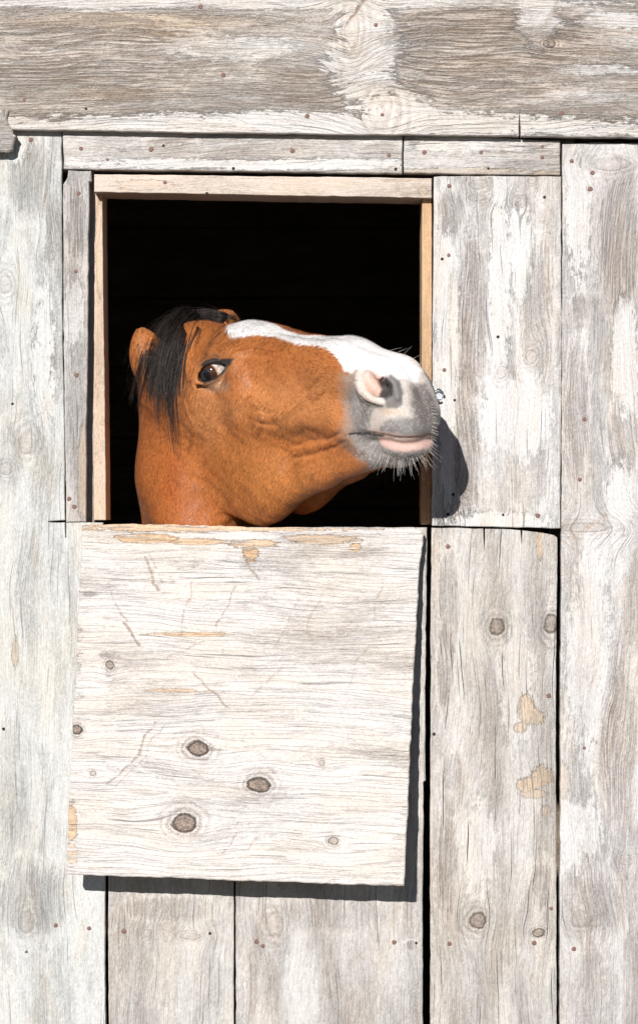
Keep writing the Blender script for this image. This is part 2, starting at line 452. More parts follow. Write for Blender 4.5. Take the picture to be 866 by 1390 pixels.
M_E = wood('weathered_right_board', 'z', 14.8, weather=.44, saw=.55, line=.4, period=8, swirl=34, cracks=.2,
    pale=(.67, .65, .63), mid=(.55, .485, .45), dark=(.25, .18, .145),
    patches=((838, 330, 32, 110, 1.1, 'dark'), (786, 300, 18, 90, 1., 'pale'), (783, 420, 14, 24, .8, 'dark'), (850, 480, 22, 80, .9, 'pale'), (782, 560, 20, 110, .6, 'dark'), (845, 600, 24, 60, .5, 'dark'),
             (800, 900, 40, 160, .4, 'pale'), (840, 680, 20, 60, .8, 'pale'), (764, 1060, 12, 22, .4, 'tan'), (840, 1000, 30, 140, .4, 'dark'), (800, 1230, 60, 60, .4, 'dark'), (790, 1130, 30, 60, .5, 'pale')),
    knots=((828, 222, 26, 9, .25), (795, 716, 34, 7, .3), (790, 1248, 15, 12), (850, 1170, 10, 5)), scratches=((772, 735, 826, 700, 5, .45),))
o = board('plank', [(763.5, 195), (820, 193), (930, 193), (930, 2190), (760, 2190), (760, 1320), (760.5, 1000), (762, 720), (763, 500)], M_E, wall, d=-2)
nails(o, [(776, 218), (804, 234), (801, 256), (793, 569), (787, 651), (793, 1016, 1), (779, 1289), (770, 1800), (860, 1800)], -2)

M_D = wood('weathered_board_beside_hatch', 'z', 17.3, weather=.42, saw=.15, line=.55, period=7.5, swirl=26, cracks=.55,
    pale=(.64, .61, .575), mid=(.54, .475, .425), dark=(.21, .155, .12), hair=.2,
    patches=((608, 820, 14, 70, .8, 'dark'), (603, 910, 12, 60, .8, 'dark'), (616, 1060, 16, 40, .7, 'dark'), (606, 1180, 16, 80, .8, 'dark'), (700, 930, 30, 90, .4, 'pale'), (650, 1150, 24, 80, .5, 'pale'),
             (714, 962, 12, 22, .8, 'tan'), (730, 974, 13, 12, .8, 'tan'), (706, 988, 9, 7, .8, 'tan'), (738, 1054, 17, 18, .9, 'tan'), (716, 1066, 17, 10, .9, 'tan'), (728, 1078, 22, 6, .7, 'tan'), (732, 740, 5, 22, .8, 'tan'), (742, 1102, 8, 10, .7, 'tan'), (592, 780, 5, 60, .35, 'tan'), (735, 1200, 16, 40, .5, 'dark')),
    knots=((674.5, 850.5, 9.5, 12), (648, 1250, 11, 11), (748, 848, 9, 13), (731, 1267, 8, 6)), kstr=.75)
o = board('plank', [(586, 716.5), (622, 716.5), (655.8, 717.5), (657, 749), (658.6, 717.8), (706.5, 720), (708.2, 741), (709.5, 720), (726, 722), (752, 726.5), (756.5, 730), (754.5, 940), (755, 1300), (755, 1450), (756, 2190), (585, 2190), (584, 1100)], M_D, wall, d=1, bevel=.8)
nails(o, [(608, 742), (745, 945), (748, 1234, 1), (610, 1282), (725, 1281), (589, 997, 2), (620, 1800), (720, 1800)], 1)

M_B = wood('weathered_lower_board', 'z', 21.7, weather=.4, saw=.1, line=.5, period=7, swirl=26, cracks=.3, pale=(.62, .60, .57), knots=((200, 1268, 6), (226, 1260, 7, 5), (258, 1272, 13, 5)),
    patches=((225, 1235, 80, 20, .4, 'dark'),))
oo = board('plank', [(147.5, 716), (316, 716), (317.5, 1200), (316, 2190), (148, 2190)], M_B, wall, d=-1)
nails(oo, [(168, 1265), (285, 1268, 2), (190, 1800), (280, 1800)], -1)
M_C = wood('weathered_lower_board_with_knot', 'z', 25.1, weather=.4, saw=.1, line=.5, period=8, swirl=30, cracks=.3, pale=(.65, .625, .60), knots=((372, 1256, 13, 17),),
    patches=((450, 1240, 100, 30, .3, 'dark'), (557, 1283, 10, 8, .6, 'dark')))
o = board('plank', [(320.5, 716), (579.5, 716), (577.5, 900), (577.5, 1060), (574.5, 1062), (573.5, 1300), (574, 2190), (320, 2190)], M_C, wall, d=0)
nails(o, [(348, 1279), (357, 1285), (535, 1280), (565, 1281, 2), (380, 1800), (520, 1800)], 0)
# gap filler strip between lower boards (a little of the stud edge shows)
M_stud = wood('grey_stud', 'z', 31., weather=.6, saw=.1, pale=(.45, .42, .39))

# window lining of newer tan wood
M_jamb = wood('newer_tan_lining', 'z', 35., weather=.12, saw=.15, line=.25, period=5, cracks=.05, pale=(.66, .52, .41), mid=(.60, .43, .30), dark=(.42, .24, .13), patches=((134, 330, 6, 80, .4, 'tan'),), knots=((137, 574, 3, 2),))
M_jambr = wood('newer_orange_lining', 'z', 38., weather=.2, saw=.1, line=.7, period=4, cracks=.05, pale=(.62, .42, .26), mid=(.52, .32, .17), dark=(.36, .18, .08))
M_head = wood('newer_pale_lining', 'x', 41., weather=.12, saw=.2, line=.2, period=6, cracks=.05, pale=(.68, .58, .50), mid=(.58, .46, .37), dark=(.40, .25, .15), patches=((200, 250, 40, 8, .3, 'tan'), (575, 258, 10, 8, .4, 'tan')))
board('window_jamb', [(127, 259), (139, 261), (140.5, 420), (142.5, 560), (144, 706), (127.5, 706), (126, 500)], M_jamb, wall, d=-30, thick=90, amp=.3, bevel=.7)
board('window_jamb', [(573, 262), (586, 262), (586, 712), (572, 712)], M_jambr, wall, d=-20, thick=88, amp=.2, bevel=.7)
oh = board('window_header', [(128, 236), (300, 238), (586, 241.5), (586, 268), (128, 260)], M_head, wall, d=-4, thick=89, amp=.4, bevel=.8)
nails(oh, [(281, 262, 2), (224, 247, 1)], -4)
board('window_sill', [(108, 722), (577, 722), (577, 745), (108, 745)], M_jambr, wall, d=-18, thick=76, amp=.2)
board('backing_strip', [(92, 172), (128, 172), (128, 712), (92, 712)], M_stud, wall, d=-30, thick=20)
board('backing_strip', [(60, 160), (780, 170), (780, 238), (60, 232)], M_stud, wall, d=-26, thick=30)

# small galvanised hook screwed to the edge of the board by the opening
M_zinc = plain('galvanised_metal', (.62, .64, .66), .28, 1.)
def hook():
    bm = bmesh.new()
    def tube(pts, r, n=8):
        rings = []
        for k, p in enumerate(pts):
            a = pts[max(0, k - 1)]; b_ = pts[min(len(pts) - 1, k + 1)]
            tg = (b_ - a).normalized(); u = tg.orthogonal().normalized(); v_ = tg.cross(u)
            rings.append([bm.verts.new(p + (u * math.cos(6.283 * i / n) + v_ * math.sin(6.283 * i / n)) * r) for i in range(n)])
        for q in range(len(rings) - 1):
            for i in range(n): bm.faces.new((rings[q][i], rings[q][(i + 1) % n], rings[q + 1][(i + 1) % n], rings[q + 1][i]))
        bm.faces.new(rings[0][::-1]); bm.faces.new(rings[-1])
    c = W(594, 535, 12)
    tube([c + Vector((math.cos(a) * .0085, 0, math.sin(a) * .0085)) for a in [x * .3 for x in range(0, 19)]], .0018)
    tube([c + Vector((0, y, -.0085)) for y in (-.001, .006, .014)], .0018)
    p = W(594, 535, 2)
    bmesh.ops.create_cone(bm, cap_ends=True, segments=20, radius1=.010, radius2=.0085, depth=.002, matrix=Matrix.Translation(p) @ Matrix.Rotation(math.pi / 2, 4, 'X'))
    bmesh.ops.recalc_face_normals(bm, faces=bm.faces)
    me = bpy.data.meshes.new('metal_hook'); bm.to_mesh(me); bm.free(); me.materials.append(M_zinc)
    o = bpy.data.objects.new('metal_hook', me); COL.objects.link(o); o.parent = wall
hook()

# torn end of an old board at the left edge
M_torn = wood('torn_grey_board_end', 'x', 47., weather=.75, line=.8, period=4, saw=.0, cracks=.6, swirl=14)
def torn():
    poly = [(-30, 148), (3, 149), (6, 157), (8, 147), (12, 149), (9, 160), (12, 168), (16, 173), (18, 181), (22, 184), (19, 192), (17, 202), (12, 205), (-30, 204)]
    return board('broken_board_end', poly, M_torn, wall, d=24, thick=14, bevel=2.2, amp=.7, step=4)
torn()

# boards that continue the wall outside the frame
M_ext = [wood('weathered_wall_board', 'z', 51. + 4 * i, weather=.35 + .1 * i, saw=.3, cracks=.3) for i in range(2)]
M_extx = wood('weathered_gable_board', 'x', 63., weather=.55, saw=.3, line=.7, cracks=.2)
x = -33.
i = 0
while x > -1150:
    wd = (168, 152, 190)[i % 3]
    board('plank', [(x - wd, 176), (x, 176), (x, 2190), (x - wd, 2190)], M_ext[i % 2], wall, d=(-1, 1, 0)[i % 3], step=60); x -= wd + 3; i += 1
x = 933.
while x < 2050:
    wd = (160, 186, 150)[i % 3]
    board('plank', [(x, 192), (x + wd, 192), (x + wd, 2190), (x, 2190)], M_ext[i % 2], wall, d=(-1, 1, 0)[i % 3], step=60); x += wd + 3; i += 1
for x0, x1 in ((-1150, -33), (903, 2050)):
    board('plank', [(x0, -56), (x1, -56), (x1, 184), (x0, 172)], M_extx, wall, d=18, thick=22, step=60)
for k in range(3):
    y1 = -60 - k * 243
    board('plank', [(-1150, y1 - 240), (2050, y1 - 240), (2050, y1), (-1150, y1)], M_extx, wall, d=18 + (k % 2) * 2, thick=22, step=80)

# barn behind the wall
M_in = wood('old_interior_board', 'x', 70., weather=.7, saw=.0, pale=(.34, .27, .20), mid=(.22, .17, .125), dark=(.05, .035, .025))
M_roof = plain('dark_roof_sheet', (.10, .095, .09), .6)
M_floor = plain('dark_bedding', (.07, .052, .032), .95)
def box(name, a, b_, mat, parent=None):
    (x0, y0, z0), (x1, y1, z1) = a, b_
    vs = [(x0, y0, z0), (x1, y0, z0), (x1, y1, z0), (x0, y1, z0), (x0, y0, z1), (x1, y0, z1), (x1, y1, z1), (x0, y1, z1)]
    return mesh_obj(name, vs, [(0, 3, 2, 1), (4, 5, 6, 7), (0, 1, 5, 4), (1, 2, 6, 5), (2, 3, 7, 6), (3, 0, 4, 7)], mat, parent)
barn = empty('barn_interior', (0, 2, 0))
tag(barn, 'dark inside of the barn seen through the square opening behind the horse', 'barn room')
def bbox(name, a, b_, mat):
    o = box(name, a, b_, mat, barn); o.location = (0, -2, 0); return o
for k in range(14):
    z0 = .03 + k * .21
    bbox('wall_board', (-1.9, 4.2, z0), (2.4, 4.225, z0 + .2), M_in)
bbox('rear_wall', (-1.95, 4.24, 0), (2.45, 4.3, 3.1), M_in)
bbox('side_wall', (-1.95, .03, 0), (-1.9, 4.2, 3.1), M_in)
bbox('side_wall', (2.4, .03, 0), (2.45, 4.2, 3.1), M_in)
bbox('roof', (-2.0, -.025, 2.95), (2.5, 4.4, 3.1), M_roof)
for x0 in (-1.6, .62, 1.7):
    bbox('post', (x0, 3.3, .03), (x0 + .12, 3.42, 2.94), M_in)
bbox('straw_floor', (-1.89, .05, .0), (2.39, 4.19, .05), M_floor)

# ================================================================== HATCH BOARD
M_hatch = wood('weathered_hatch_board', 'x', 77.7, weather=.10, saw=.05, line=.45, period=9, swirl=20, cracks=.3, fine=2.6, tilt=-.02, hair=.34, tancol=(.74, .47, .24),
    pale=(.675, .635, .60), mid=(.58, .52, .48), dark=(.30, .20, .15),
    patches=((330, 715, 250, 7, .75, 'tan'), (270, 735, 38, 5, .8, 'tan'), (200, 731, 44, 6, .9, 'tan'), (430, 732, 60, 8, .7, 'tan'), (350, 738, 40, 7, .8, 'tan'), (260, 860, 60, 3, .7, 'tan'), (235, 935, 40, 3, .6, 'tan'), (341, 752, 13, 15, 1., 'tan'), (483, 743, 10, 8, .9, 'tan'), (102, 1112, 9, 30, .8, 'tan'), (104, 1150, 9, 18, .5, 'tan'),
             (545, 1196, 20, 6, .8, 'tan'), (122, 805, 16, 5, .8, 'dark'), (112, 860, 10, 14, .6, 'dark'), (440, 760, 120, 60, .2, 'dark'), (400, 880, 110, 60, .15, 'dark'), (220, 935, 70, 20, .25, 'dark'),
             (300, 790, 100, 40, .5, 'pale'), (180, 1080, 70, 60, .6, 'pale'), (480, 1080, 80, 70, .6, 'pale'), (130, 900, 30, 80, .6, 'pale'), (160, 728, 60, 10, .5, 'dark')),
    knots=((272, 1012, 13, 9.5), (353, 1060, 13, 9.5), (254, 1110.5, 14.5, 11), (109, 987, 8, 6), (152.5, 901, 5, 6, .7), (452.5, 1134, 6.5, 5, .6), (437, 1031, 4, 4, .4), (131, 1045, 4, 3, .5), (463, 857, 5, 3, .3)), kstr=1.,
    scratches=((203, 752, 224, 796, 1.4, .4), (226, 980, 198, 1024, 1.6, .4), (198, 1024, 160, 1064, 1.6, .4), (400, 820, 372, 880, 1.6, .4), (440, 800, 408, 868, 1.6, .35), (500, 870, 470, 930, 1.6, .35), (197, 756, 218, 800, 2.25, 0.70), (168, 845, 190, 874, 2.62, 0.81), (150, 790, 172, 842, 1.50, 0.40), (268, 912, 312, 956, 1.95, 0.60), (214, 978, 190, 1020, 2.25, 0.65), (190, 1020, 152, 1058, 2.25, 0.60),
               (262, 790, 248, 860, 1.88, 0.40), (320, 795, 298, 850, 1.88, 0.51), (336, 765, 352, 786, 2.62, 0.70), (520, 790, 505, 840, 1.88, 0.45), (232, 892, 280, 868, 1.88, 0.36), (322, 1112, 305, 1150, 1.50, 0.51), (350, 1130, 340, 1146, 1.50, 0.40), (330, 950, 385, 905, 2.25, 0.31)))
def hatch():
    top = [(112, 711.5), (128, 711), (140, 712.5), (158, 711.5), (196, 712.5), (240, 712), (262, 714), (300, 713.5), (330, 715), (352, 716.5), (420, 716), (470, 717.5), (520, 717), (560, 717.5), (571, 719), (575, 724)]
    right = [(570.5, 760), (566, 830), (560.5, 930), (556, 1040), (551.5, 1130), (548.5, 1203)]
    bot = [(500, 1202), (380, 1197.5), (240, 1192.5), (160, 1190), (108, 1188), (90, 1187)]
    left = [(91.5, 1160), (95, 1060), (99, 980), (104, 880), (107.5, 800), (110.5, 740)]
    dfun = lambda x, y: 20 + max(0, (y - 712)) / 490 * 62
    o = board('hatch_board', top + right + bot + left, M_hatch, None, dfun=dfun, thick=15, bevel=1.4, amp=.9, step=7)
    # move origin to the board's top middle edge
    c = W(343, 714, 20)
    o.data.transform(Matrix.Translation(-c)); o.location = c
    # put the pattern back in wall layout coordinates
    for n in M_hatch.node_tree.nodes:
        if n.type == 'TEX_COORD':
            vm = M_hatch.node_tree.nodes.new('ShaderNodeVectorMath'); vm.operation = 'ADD'; vm.inputs[1].default_value = c
            ls = [(l.to_socket) for l in n.outputs['Object'].links]
            for s_ in ls: M_hatch.node_tree.links.new(vm.outputs[0], s_)
            M_hatch.node_tree.links.new(n.outputs['Object'], vm.inputs[0])
            break
    tag(o, 'weathered grey wooden hatch board hanging open below the horse, scratched and knotty', 'hatch')
    return o
hatch()

# ================================================================== HORSE
# sizes are percent of the head length; t runs poll -> lips, v is dorsal, l is sideways
HL = 541.65 / 100
RM = np.array([[0.64367003, -0.10868698, -0.75754606],
               [-0.10162896, 0.96895802, -0.22537063],
               [0.75852518, 0.22205293, 0.61264349]])
RT = np.array([223.27, -424.14, -161.])       # poll in layout units (x, -y, towards the camera)
def to_q(p): return np.asarray(p, float) @ (RM * HL).T + RT
def to_c(q): return (np.asarray(q, float) - RT) @ RM / HL
def proj(q):
    k = CD / (CD - q[:, 2] * S)
    return np.c_[433 + (q[:, 0] - 433) * k, 695 + (-q[:, 1] - 695) * k]
def unproj(px, py, d):
    k = (CD - d * S) / CD
    return np.array([433 + (px - 433) * k, -(695 + (py - 695) * k), d])
def sab(l): return np.sqrt(l * l + .12) - .1
def smin(a, b, k):
    h = np.maximum(k - np.abs(a - b), 0) / k
    return np.minimum(a, b) - h * h * h * k / 6
def ell(P, c, r, rot=None):
    d = P - np.asarray(c, np.float32)
    if rot is not None: d = d @ np.asarray(rot, np.float32)
    r = np.asarray(r, np.float32)
    k0 = np.sqrt(((d / r) ** 2).sum(1)); k1 = np.sqrt(((d / (r * r)) ** 2).sum(1)) + 1e-6
    return k0 * (k0 - 1) / k1
def cone(P, a, b, ra, rb):
    a = np.asarray(a, np.float32); b = np.asarray(b, np.float32)
    ab = b - a; h = np.clip(((P - a) @ ab) / (ab @ ab), 0, 1)
    d = P - a - h[:, None] * ab
    return np.sqrt((d * d).sum(1)) - (ra + (rb - ra) * h)
def rotx(tv, vv):                               # rotation in the t-v plane by degrees
    a = math.radians(tv); return np.array([[math.cos(a), -math.sin(a), 0], [math.sin(a), math.cos(a), 0], [0, 0, 1]])

def poly_sd(P, poly):
    poly = np.asarray(poly, float); n = len(poly)
    d = np.full(len(P), 1e9); ins = np.zeros(len(P), bool)
    for i in range(n):
        a = poly[i]; b_ = poly[(i + 1) % n]
        e = b_ - a; wv = P - a
        h = np.clip((wv @ e) / (e @ e), 0, 1)
        d = np.minimum(d, np.hypot(*(wv - h[:, None] * e).T))
        c = (a[1] > P[:, 1]) != (b_[1] > P[:, 1])
        with np.errstate(divide='ignore', invalid='ignore'):
            xx = a[0] + (P[:, 1] - a[1]) * (b_[0] - a[0]) / (b_[1] - a[1])
        ins ^= c & (P[:, 0] < xx)
    return np.where(ins, -d, d)
UNDER_EYE = to_c(unproj(287, 531, -30)[None])[0].astype(np.float32)
UNDER_EYE2 = to_c(unproj(283, 562, -56)[None])[0].astype(np.float32)
CAMD = RM.T @ np.array([0, 0, 1.])

def base(Q):
    """signed distance of the horse in layout units; Q in layout space"""
    C = to_c(Q).astype(np.float32)
    l = C[:, 2].copy(); M = C.copy(); M[:, 2] = sab(l)
    # skull, forehead and nose bone
    Qa = Q; mh = (Q[:, 1] > -860) & (Q[:, 2] > -480); M = M[mh]; Q = Q[mh]
    f = ell(M, (13, -13, 0), (17, 13.5, 10))
    f = smin(f, ell(M, (33, -12.2, 0), (17, 13.8, 12.0)), 6)
    f = smin(f, cone(M, (42, -10.2, 2.2), (70, -8.1, 1.8), 9.4, 6.6), 6)
    f = smin(f, cone(M, (68, -8.2, 1.6), (85, -10.6, 1.6), 6.8, 6.6), 5)
    f = smin(f, cone(M, (42, -18, 4.5), (72, -18.5, 3.0), 10.2, 7.0), 6)
    # cheek and jaw
    f = smin(f, ell(M, (36, -29.5, 6.2), (18.5, 20.2, 6.6)), 5)
    f = smin(f, ell(M, (26, -27, 5.5), (12, 17, 6.2)), 5)
    f = smin(f, cone(M, (44, -40.5, 6.2), (62, -33.2, 4.8), 5.0, 4.3), 5)
    f = smin(f, cone(M, (60, -33.5, 4.6), (80, -27.5, 3.2), 4.4, 4.0), 4)
    f = smin(f, cone(M, (58, -27, 3.5), (76, -22.5, 3.4), 5.5, 5.0), 5)
    # orbit and facial crest
    f = smin(f, ell(M, (37, -9.6, 10.4), (7.0, 5.4, 4.5)), 4.5)
    f = smin(f, np.sqrt(((M - UNDER_EYE) ** 2).sum(1)) - 5.6, 8)
    f = smin(f, np.sqrt(((M - UNDER_EYE2) ** 2).sum(1)) - 5.5, 9)
    f = smin(f, cone(M, (30, -5.6, 9.6), (39, -5.4, 9.6), 2.6, 2.6), 4)
    f = smin(f, cone(M, (43, -15.5, 12.1), (63, -18.8, 9.2), 1.8, 1.1), 2.8)
    f = -smin(-f, ell(M, (25, -7.5, 12.2), (5.5, 4, 2.6)), 3)
    f = -smin(-f, ell(M, (66, -26.5, 11.2), (9, 4.6, 3.2)), 4.5)
    f = -smin(-f, ell(M, (55.5, -31, 13.6), (3.2, 8, 3.6)), 4)
    f = -smin(-f, ell(M, (57, -11, 12.6), (10, 5, 2.6)), 5)
    # muzzle
    f = smin(f, ell(M, (86.5, -14.2, 2.4), (9.0, 8.4, 6.0)), 4)
    f = smin(f, ell(M, (91.6, -18.6, 1.2), (5.6, 6.2, 6.0)), 3)
    f = smin(f, ell(M, (84, -18.5, 3.4), (9, 5.5, 4.8)), 4)
    low = ell(M, (88.2, -25.2, 0), (7.2, 3.5, 6.3), rotx(-8, 0))
    low = smin(low, ell(M, (85.2, -27.2, 0), (6.2, 4.2, 5.4)), 2.5)
    low = smin(low, cone(M, (83, -26.6, 2.2), (74, -27.2, 3.4), 3.8, 4.2), 3)
    f = smin(f, low, 1.0)
    f *= HL
    # near/far ears
    for sgn, b0, tip, nrm in EARS:
        f = smin(f, ear_sdf(Q, b0, tip, nrm), 9)
    fh = f; f = np.full(len(Qa), 400., np.float32); f[mh] = fh; Q = Qa
    # neck and body in layout units
    q = Q.astype(np.float32)
    nk = cone(q, (240, -520, -170), (250, -640, -178), 60, 73)
    nk = smin(nk, cone(q, (250, -640, -178), (264, -820, -320), 73, 90), 30)
    nk = smin(nk, cone(q, (272, -820, -350), (270, -1010, -560), 98, 170), 60)
    nk = smin(nk, cone(q, (252, -545, -128), (262, -700, -150), 52, 64), 30)
    crest = cone(q, (238, -456, -250), (252, -560, -420), 36, 58)
    nk = smin(nk, crest, 30)
    nk = smin(nk, cone(q, (250, -560, -420), (262, -860, -680), 60, 130), 60)
    f = smin(f, nk, 62)
    mt = (q[:, 1] < -690) | (q[:, 2] < -380)
    if not mt.any(): return f
    q = q[mt]
    tr = ell(q, (266, -1020, -830), (200, 250, 400))
    tr = smin(tr, ell(q, (262, -1020, -1250), (235, 265, 560)), 120)
    tr = smin(tr, ell(q, (262, -990, -1700), (220, 250, 330)), 120)
    for sx in (-1, 1):
        cx = 262 + sx * 120
        tr = smin(tr, cone(q, (cx, -1060, -640), (cx, -1330, -620), 95, 52), 60)
        tr = smin(tr, cone(q, (cx, -1330, -620), (cx, -1600, -625), 46, 32), 20)
        tr = smin(tr, cone(q, (cx, -1600, -625), (cx, -1680, -600), 34, 40), 14)
        tr = smin(tr, cone(q, (cx, -1000, -1700), (cx, -1240, -1640), 150, 70), 60)
        tr = smin(tr, cone(q, (cx, -1240, -1640), (cx, -1400, -1840), 66, 42), 24)
        tr = smin(tr, cone(q, (cx, -1400, -1840), (cx, -1620, -1810), 42, 32), 20)
        tr = smin(tr, cone(q, (cx, -1620, -1810), (cx, -1690, -1780), 34, 42), 14)
    f[mt] = smin(f[mt], tr, 60)
    return f

def ear_sdf(Q, b0, tip, nrm):
    b0 = np.asarray(b0, float); tip = np.asarray(tip, float)
    ax = tip - b0; L = np.linalg.norm(ax); ax /= L
    nr = np.asarray(nrm, float); nr -= ax * (nr @ ax); nr /= np.linalg.norm(nr)
    sd = np.cross(ax, nr)
    P = (Q - b0).astype(np.float32)
    a = P @ ax.astype(np.float32); n = P @ nr.astype(np.float32); s_ = P @ sd.astype(np.float32)
    u = np.clip(a / L, 0, 1)
    wv = 25.5 * np.clip(np.sin(math.pi * (.16 + .82 * u)), .015, 1) ** .75 + 1
    dv = wv * .72
    d = np.sqrt((s_ / wv) ** 2 + (n / dv) ** 2) - 1
    out = d * np.minimum(wv, dv) * .9
    out = np.maximum(out, np.maximum(-a - 14, a - L))
    # hollow opening on the +n side
    wi = wv * .72; di = dv * .95
    inn = (np.sqrt((s_ / np.maximum(wi, 1)) ** 2 + ((n - dv * .62) / np.maximum(di, 1)) ** 2) - 1) * np.minimum(wi, di)
    inn = np.maximum(inn, 8 - a)
    return np.maximum(out, -inn)
EARS = [(1, (206, -508, -122), (183, -438, -100), (-.1, -.1, -1.)),
        (-1, (292, -452, -232), (300, -401, -262), (.3, -.1, -1.))]

def trace(fun, px, py, d0=330., n=90):
    """first surface point seen straight through the layout position, fun = sdf"""
    px = np.atleast_1d(np.asarray(px, float)); py = np.atleast_1d(np.asarray(py, float))
    d = np.full(px.shape, d0)
    for _ in range(n):
        k = (CD - d * S) / CD
        q = np.c_[433 + (px - 433) * k, -(695 + (py - 695) * k), d]
        f = fun(q); d = d - f * .85
        d = np.maximum(d, -400)
    return d

# --- features placed on the near side of the head and mirrored through its middle plane
def can(px, py, d):
    c = to_c(unproj(px, py, d)[None])[0]; return c
def surf_can(pts, lift=0., fun=base):
    ds = trace(fun, [p[0] for p in pts], [p[1] for p in pts])
    return [can(p[0], p[1], dd + (p[2] if len(p) > 2 else lift)) for p, dd in zip(pts, ds)]

# eyeball
eye_d = trace(base, [290], [504])[0]
EYE_R = 3.55
EYE_C = can(289, 505, eye_d - EYE_R * HL * .84)
def eye_pt(px, py, R):
    """point on the sphere around the eyeball, seen at a layout position"""
    q0 = to_q(EYE_C); p0 = proj(q0[None])[0]
    dx, dy = px - p0[0], py - p0[1]
    r2 = (R * HL) ** 2 - dx * dx - dy * dy
    return can(px, py, q0[2] + math.sqrt(max(r2, 1)))
LIDR = EYE_R + .40
ALMOND = [(268.5, 517), (270, 507), (275, 500), (281, 495.5), (288, 493.5), (295, 494), (303, 495), (310, 491.5), (305, 499), (300, 506), (294, 511.5), (286, 515.5), (277, 518)]
CORNER = surf_can([(315, 488.5, -1)])[0]
upper = [eye_pt(x, y, LIDR + b) for x, y, b in ((266.5, 518.5, -.1), (267.5, 507, .1), (273, 497.5, .25), (280, 492, .4), (288, 489.8, .45), (296, 490.3, .4), (303, 491.8, .3))] + [CORNER]
lower = [eye_pt(x, y, LIDR + b) for x, y, b in ((266.5, 518.5, -.1), (276, 520, 0), (286, 518, 0), (295, 514, 0), (302, 508, .05), (307, 501, .15))] + [CORNER]
crease = surf_can([(259, 512, -1), (263, 496, -1), (274, 482, -1), (290, 478, -1), (306, 480, -2)])
wr = [surf_can(p) for p in (
    [(352, 556), (362, 561), (371, 560)], [(350, 572), (362, 577), (374, 577)],
    [(405, 540), (425, 525), (446, 505)],
    [(398, 606), (420, 598), (445, 596), (462, 588)], [(402, 622), (428, 618), (452, 606), (470, 600)])]
veins = [surf_can(p) for p in (
    [(372, 566), (395, 560), (420, 545), (440, 528)], [(340, 540), (352, 552), (356, 566), (350, 585)],
    [(400, 612), (430, 607), (455, 601)], [(322, 478), (345, 474), (372, 480)], [(252, 545), (262, 575), (258, 610)])]
mouth = surf_can([(470, 590, 2), (476, 588, 0), (484, 586.5, 0), (500, 587.5, 0), (515, 589.5, 0), (532, 593, 0), (550, 595, 0), (566, 594, 0), (582, 590.5, 0), (592, 587, -6)])
nos_rim = surf_can([(497, 502), (490, 505), (485.5, 511), (485, 521), (490, 532), (500, 539), (512, 543), (521, 546)])
nos_in = surf_can([(498, 511, -3), (504, 520, -6), (514, 528, -8), (521, 525, -10)])
nos_dark = surf_can([(524, 519, -8), (526, 529, -12), (521, 536, -8)])
alar = surf_can([(526, 513, 1), (536, 522, 1), (540, 540, 1)])
nos_lo = surf_can([(487, 534, 0), (496, 545, 0), (510, 550, 0)])

def chain(M, pts, r, r1=None):
    d = None; n = len(pts) - 1
    for i in range(n):
        ra = r if r1 is None else r + (r1 - r) * i / n
        rb = r if r1 is None else r + (r1 - r) * (i + 1) / n
        x = cone(M, pts[i], pts[i + 1], ra, rb); d = x if d is None else np.minimum(d, x)
    return d

def horse(Q):
    f = base(Q) / HL
    C = to_c(Q).astype(np.float32)
    near = (C[:, 0] > 18) & (np.abs(C[:, 2]) < 24) & (C[:, 0] < 108) & (C[:, 1] < 8)
    if near.any():
        M = C[near]; nl = M[:, 2] > 0; M[:, 2] = np.abs(M[:, 2]); g = f[near]
        # eye socket, lids
        de = np.sqrt(((M - EYE_C.astype(np.float32)) ** 2).sum(1))
        g = -smin(-g, cone(M, EYE_C + CAMD * 3.9, EYE_C + CAMD * 9, 3.3, 4.2), 3.0)
        g = smin(g, de - (EYE_R + .42), 1.6)
        lid = chain(M, upper, .85, .5); lid = np.minimum(lid, chain(M, lower, .52, .42))
        g = smin(g, lid, .9)
        ne = de < 9
        if ne.any():
            pr = proj(to_q(M[ne]))
            cut = np.maximum(poly_sd(pr, ALMOND) / HL, (EYE_R - .35) - de[ne])
            cut = np.maximum(cut, -((M[ne] - EYE_C) @ CAMD))
            ge = g[ne]; g[ne] = -smin(-ge, cut.astype(np.float32), .25)
        g = -smin(-g, chain(M, crease, .22), .7)
        for v_ in veins: g = smin(g, chain(M, v_, .5), 1.2)
        for v_ in wr: g = -smin(-g, chain(M, v_, .12), 1.8)
        # nostril
        g = np.where(nl, smin(g, chain(M, nos_rim, .35, .6), 3.0), g)
        g = -smin(-g, chain(M, nos_in, 1.35, 1.75), 2.6)
        g = -smin(-g, chain(M, nos_dark, 1.4, 1.3), .8)
        g = np.where(nl, smin(g, chain(M, alar, .8, .6), 1.4), g)
        g = -smin(-g, chain(M, nos_lo, .32, .2), .8)
        # mouth line
        g = -smin(-g, chain(M, mouth, .42, .32), .6)
        # slight skin unevenness
        g = g + .10 * np.sin(M[:, 0] * .9 + 1.3 * np.sin(M[:, 1] * .5)) * np.sin(M[:, 1] * .8 + M[:, 2] * .6) * np.clip((86 - M[:, 0]) / 30, 0, 1)
        f[near] = g
    return f * HL

def grid_axis(lo, hi, h, far_lo, far_hi):
    a = list(np.arange(lo, hi + h, h)); st = h; x = a[-1]
    while x < far_hi: st = min(st * 1.15, 16); x += st; a.append(x)
    st = h; x = a[0]; pre = []
    while x > far_lo: st = min(st * 1.15, 16); x -= st; pre.append(x)
    a = pre[::-1] + a
    while len(a) % 8 != 1: a.append(a[-1] + 16)
    return np.array(a, np.float32)

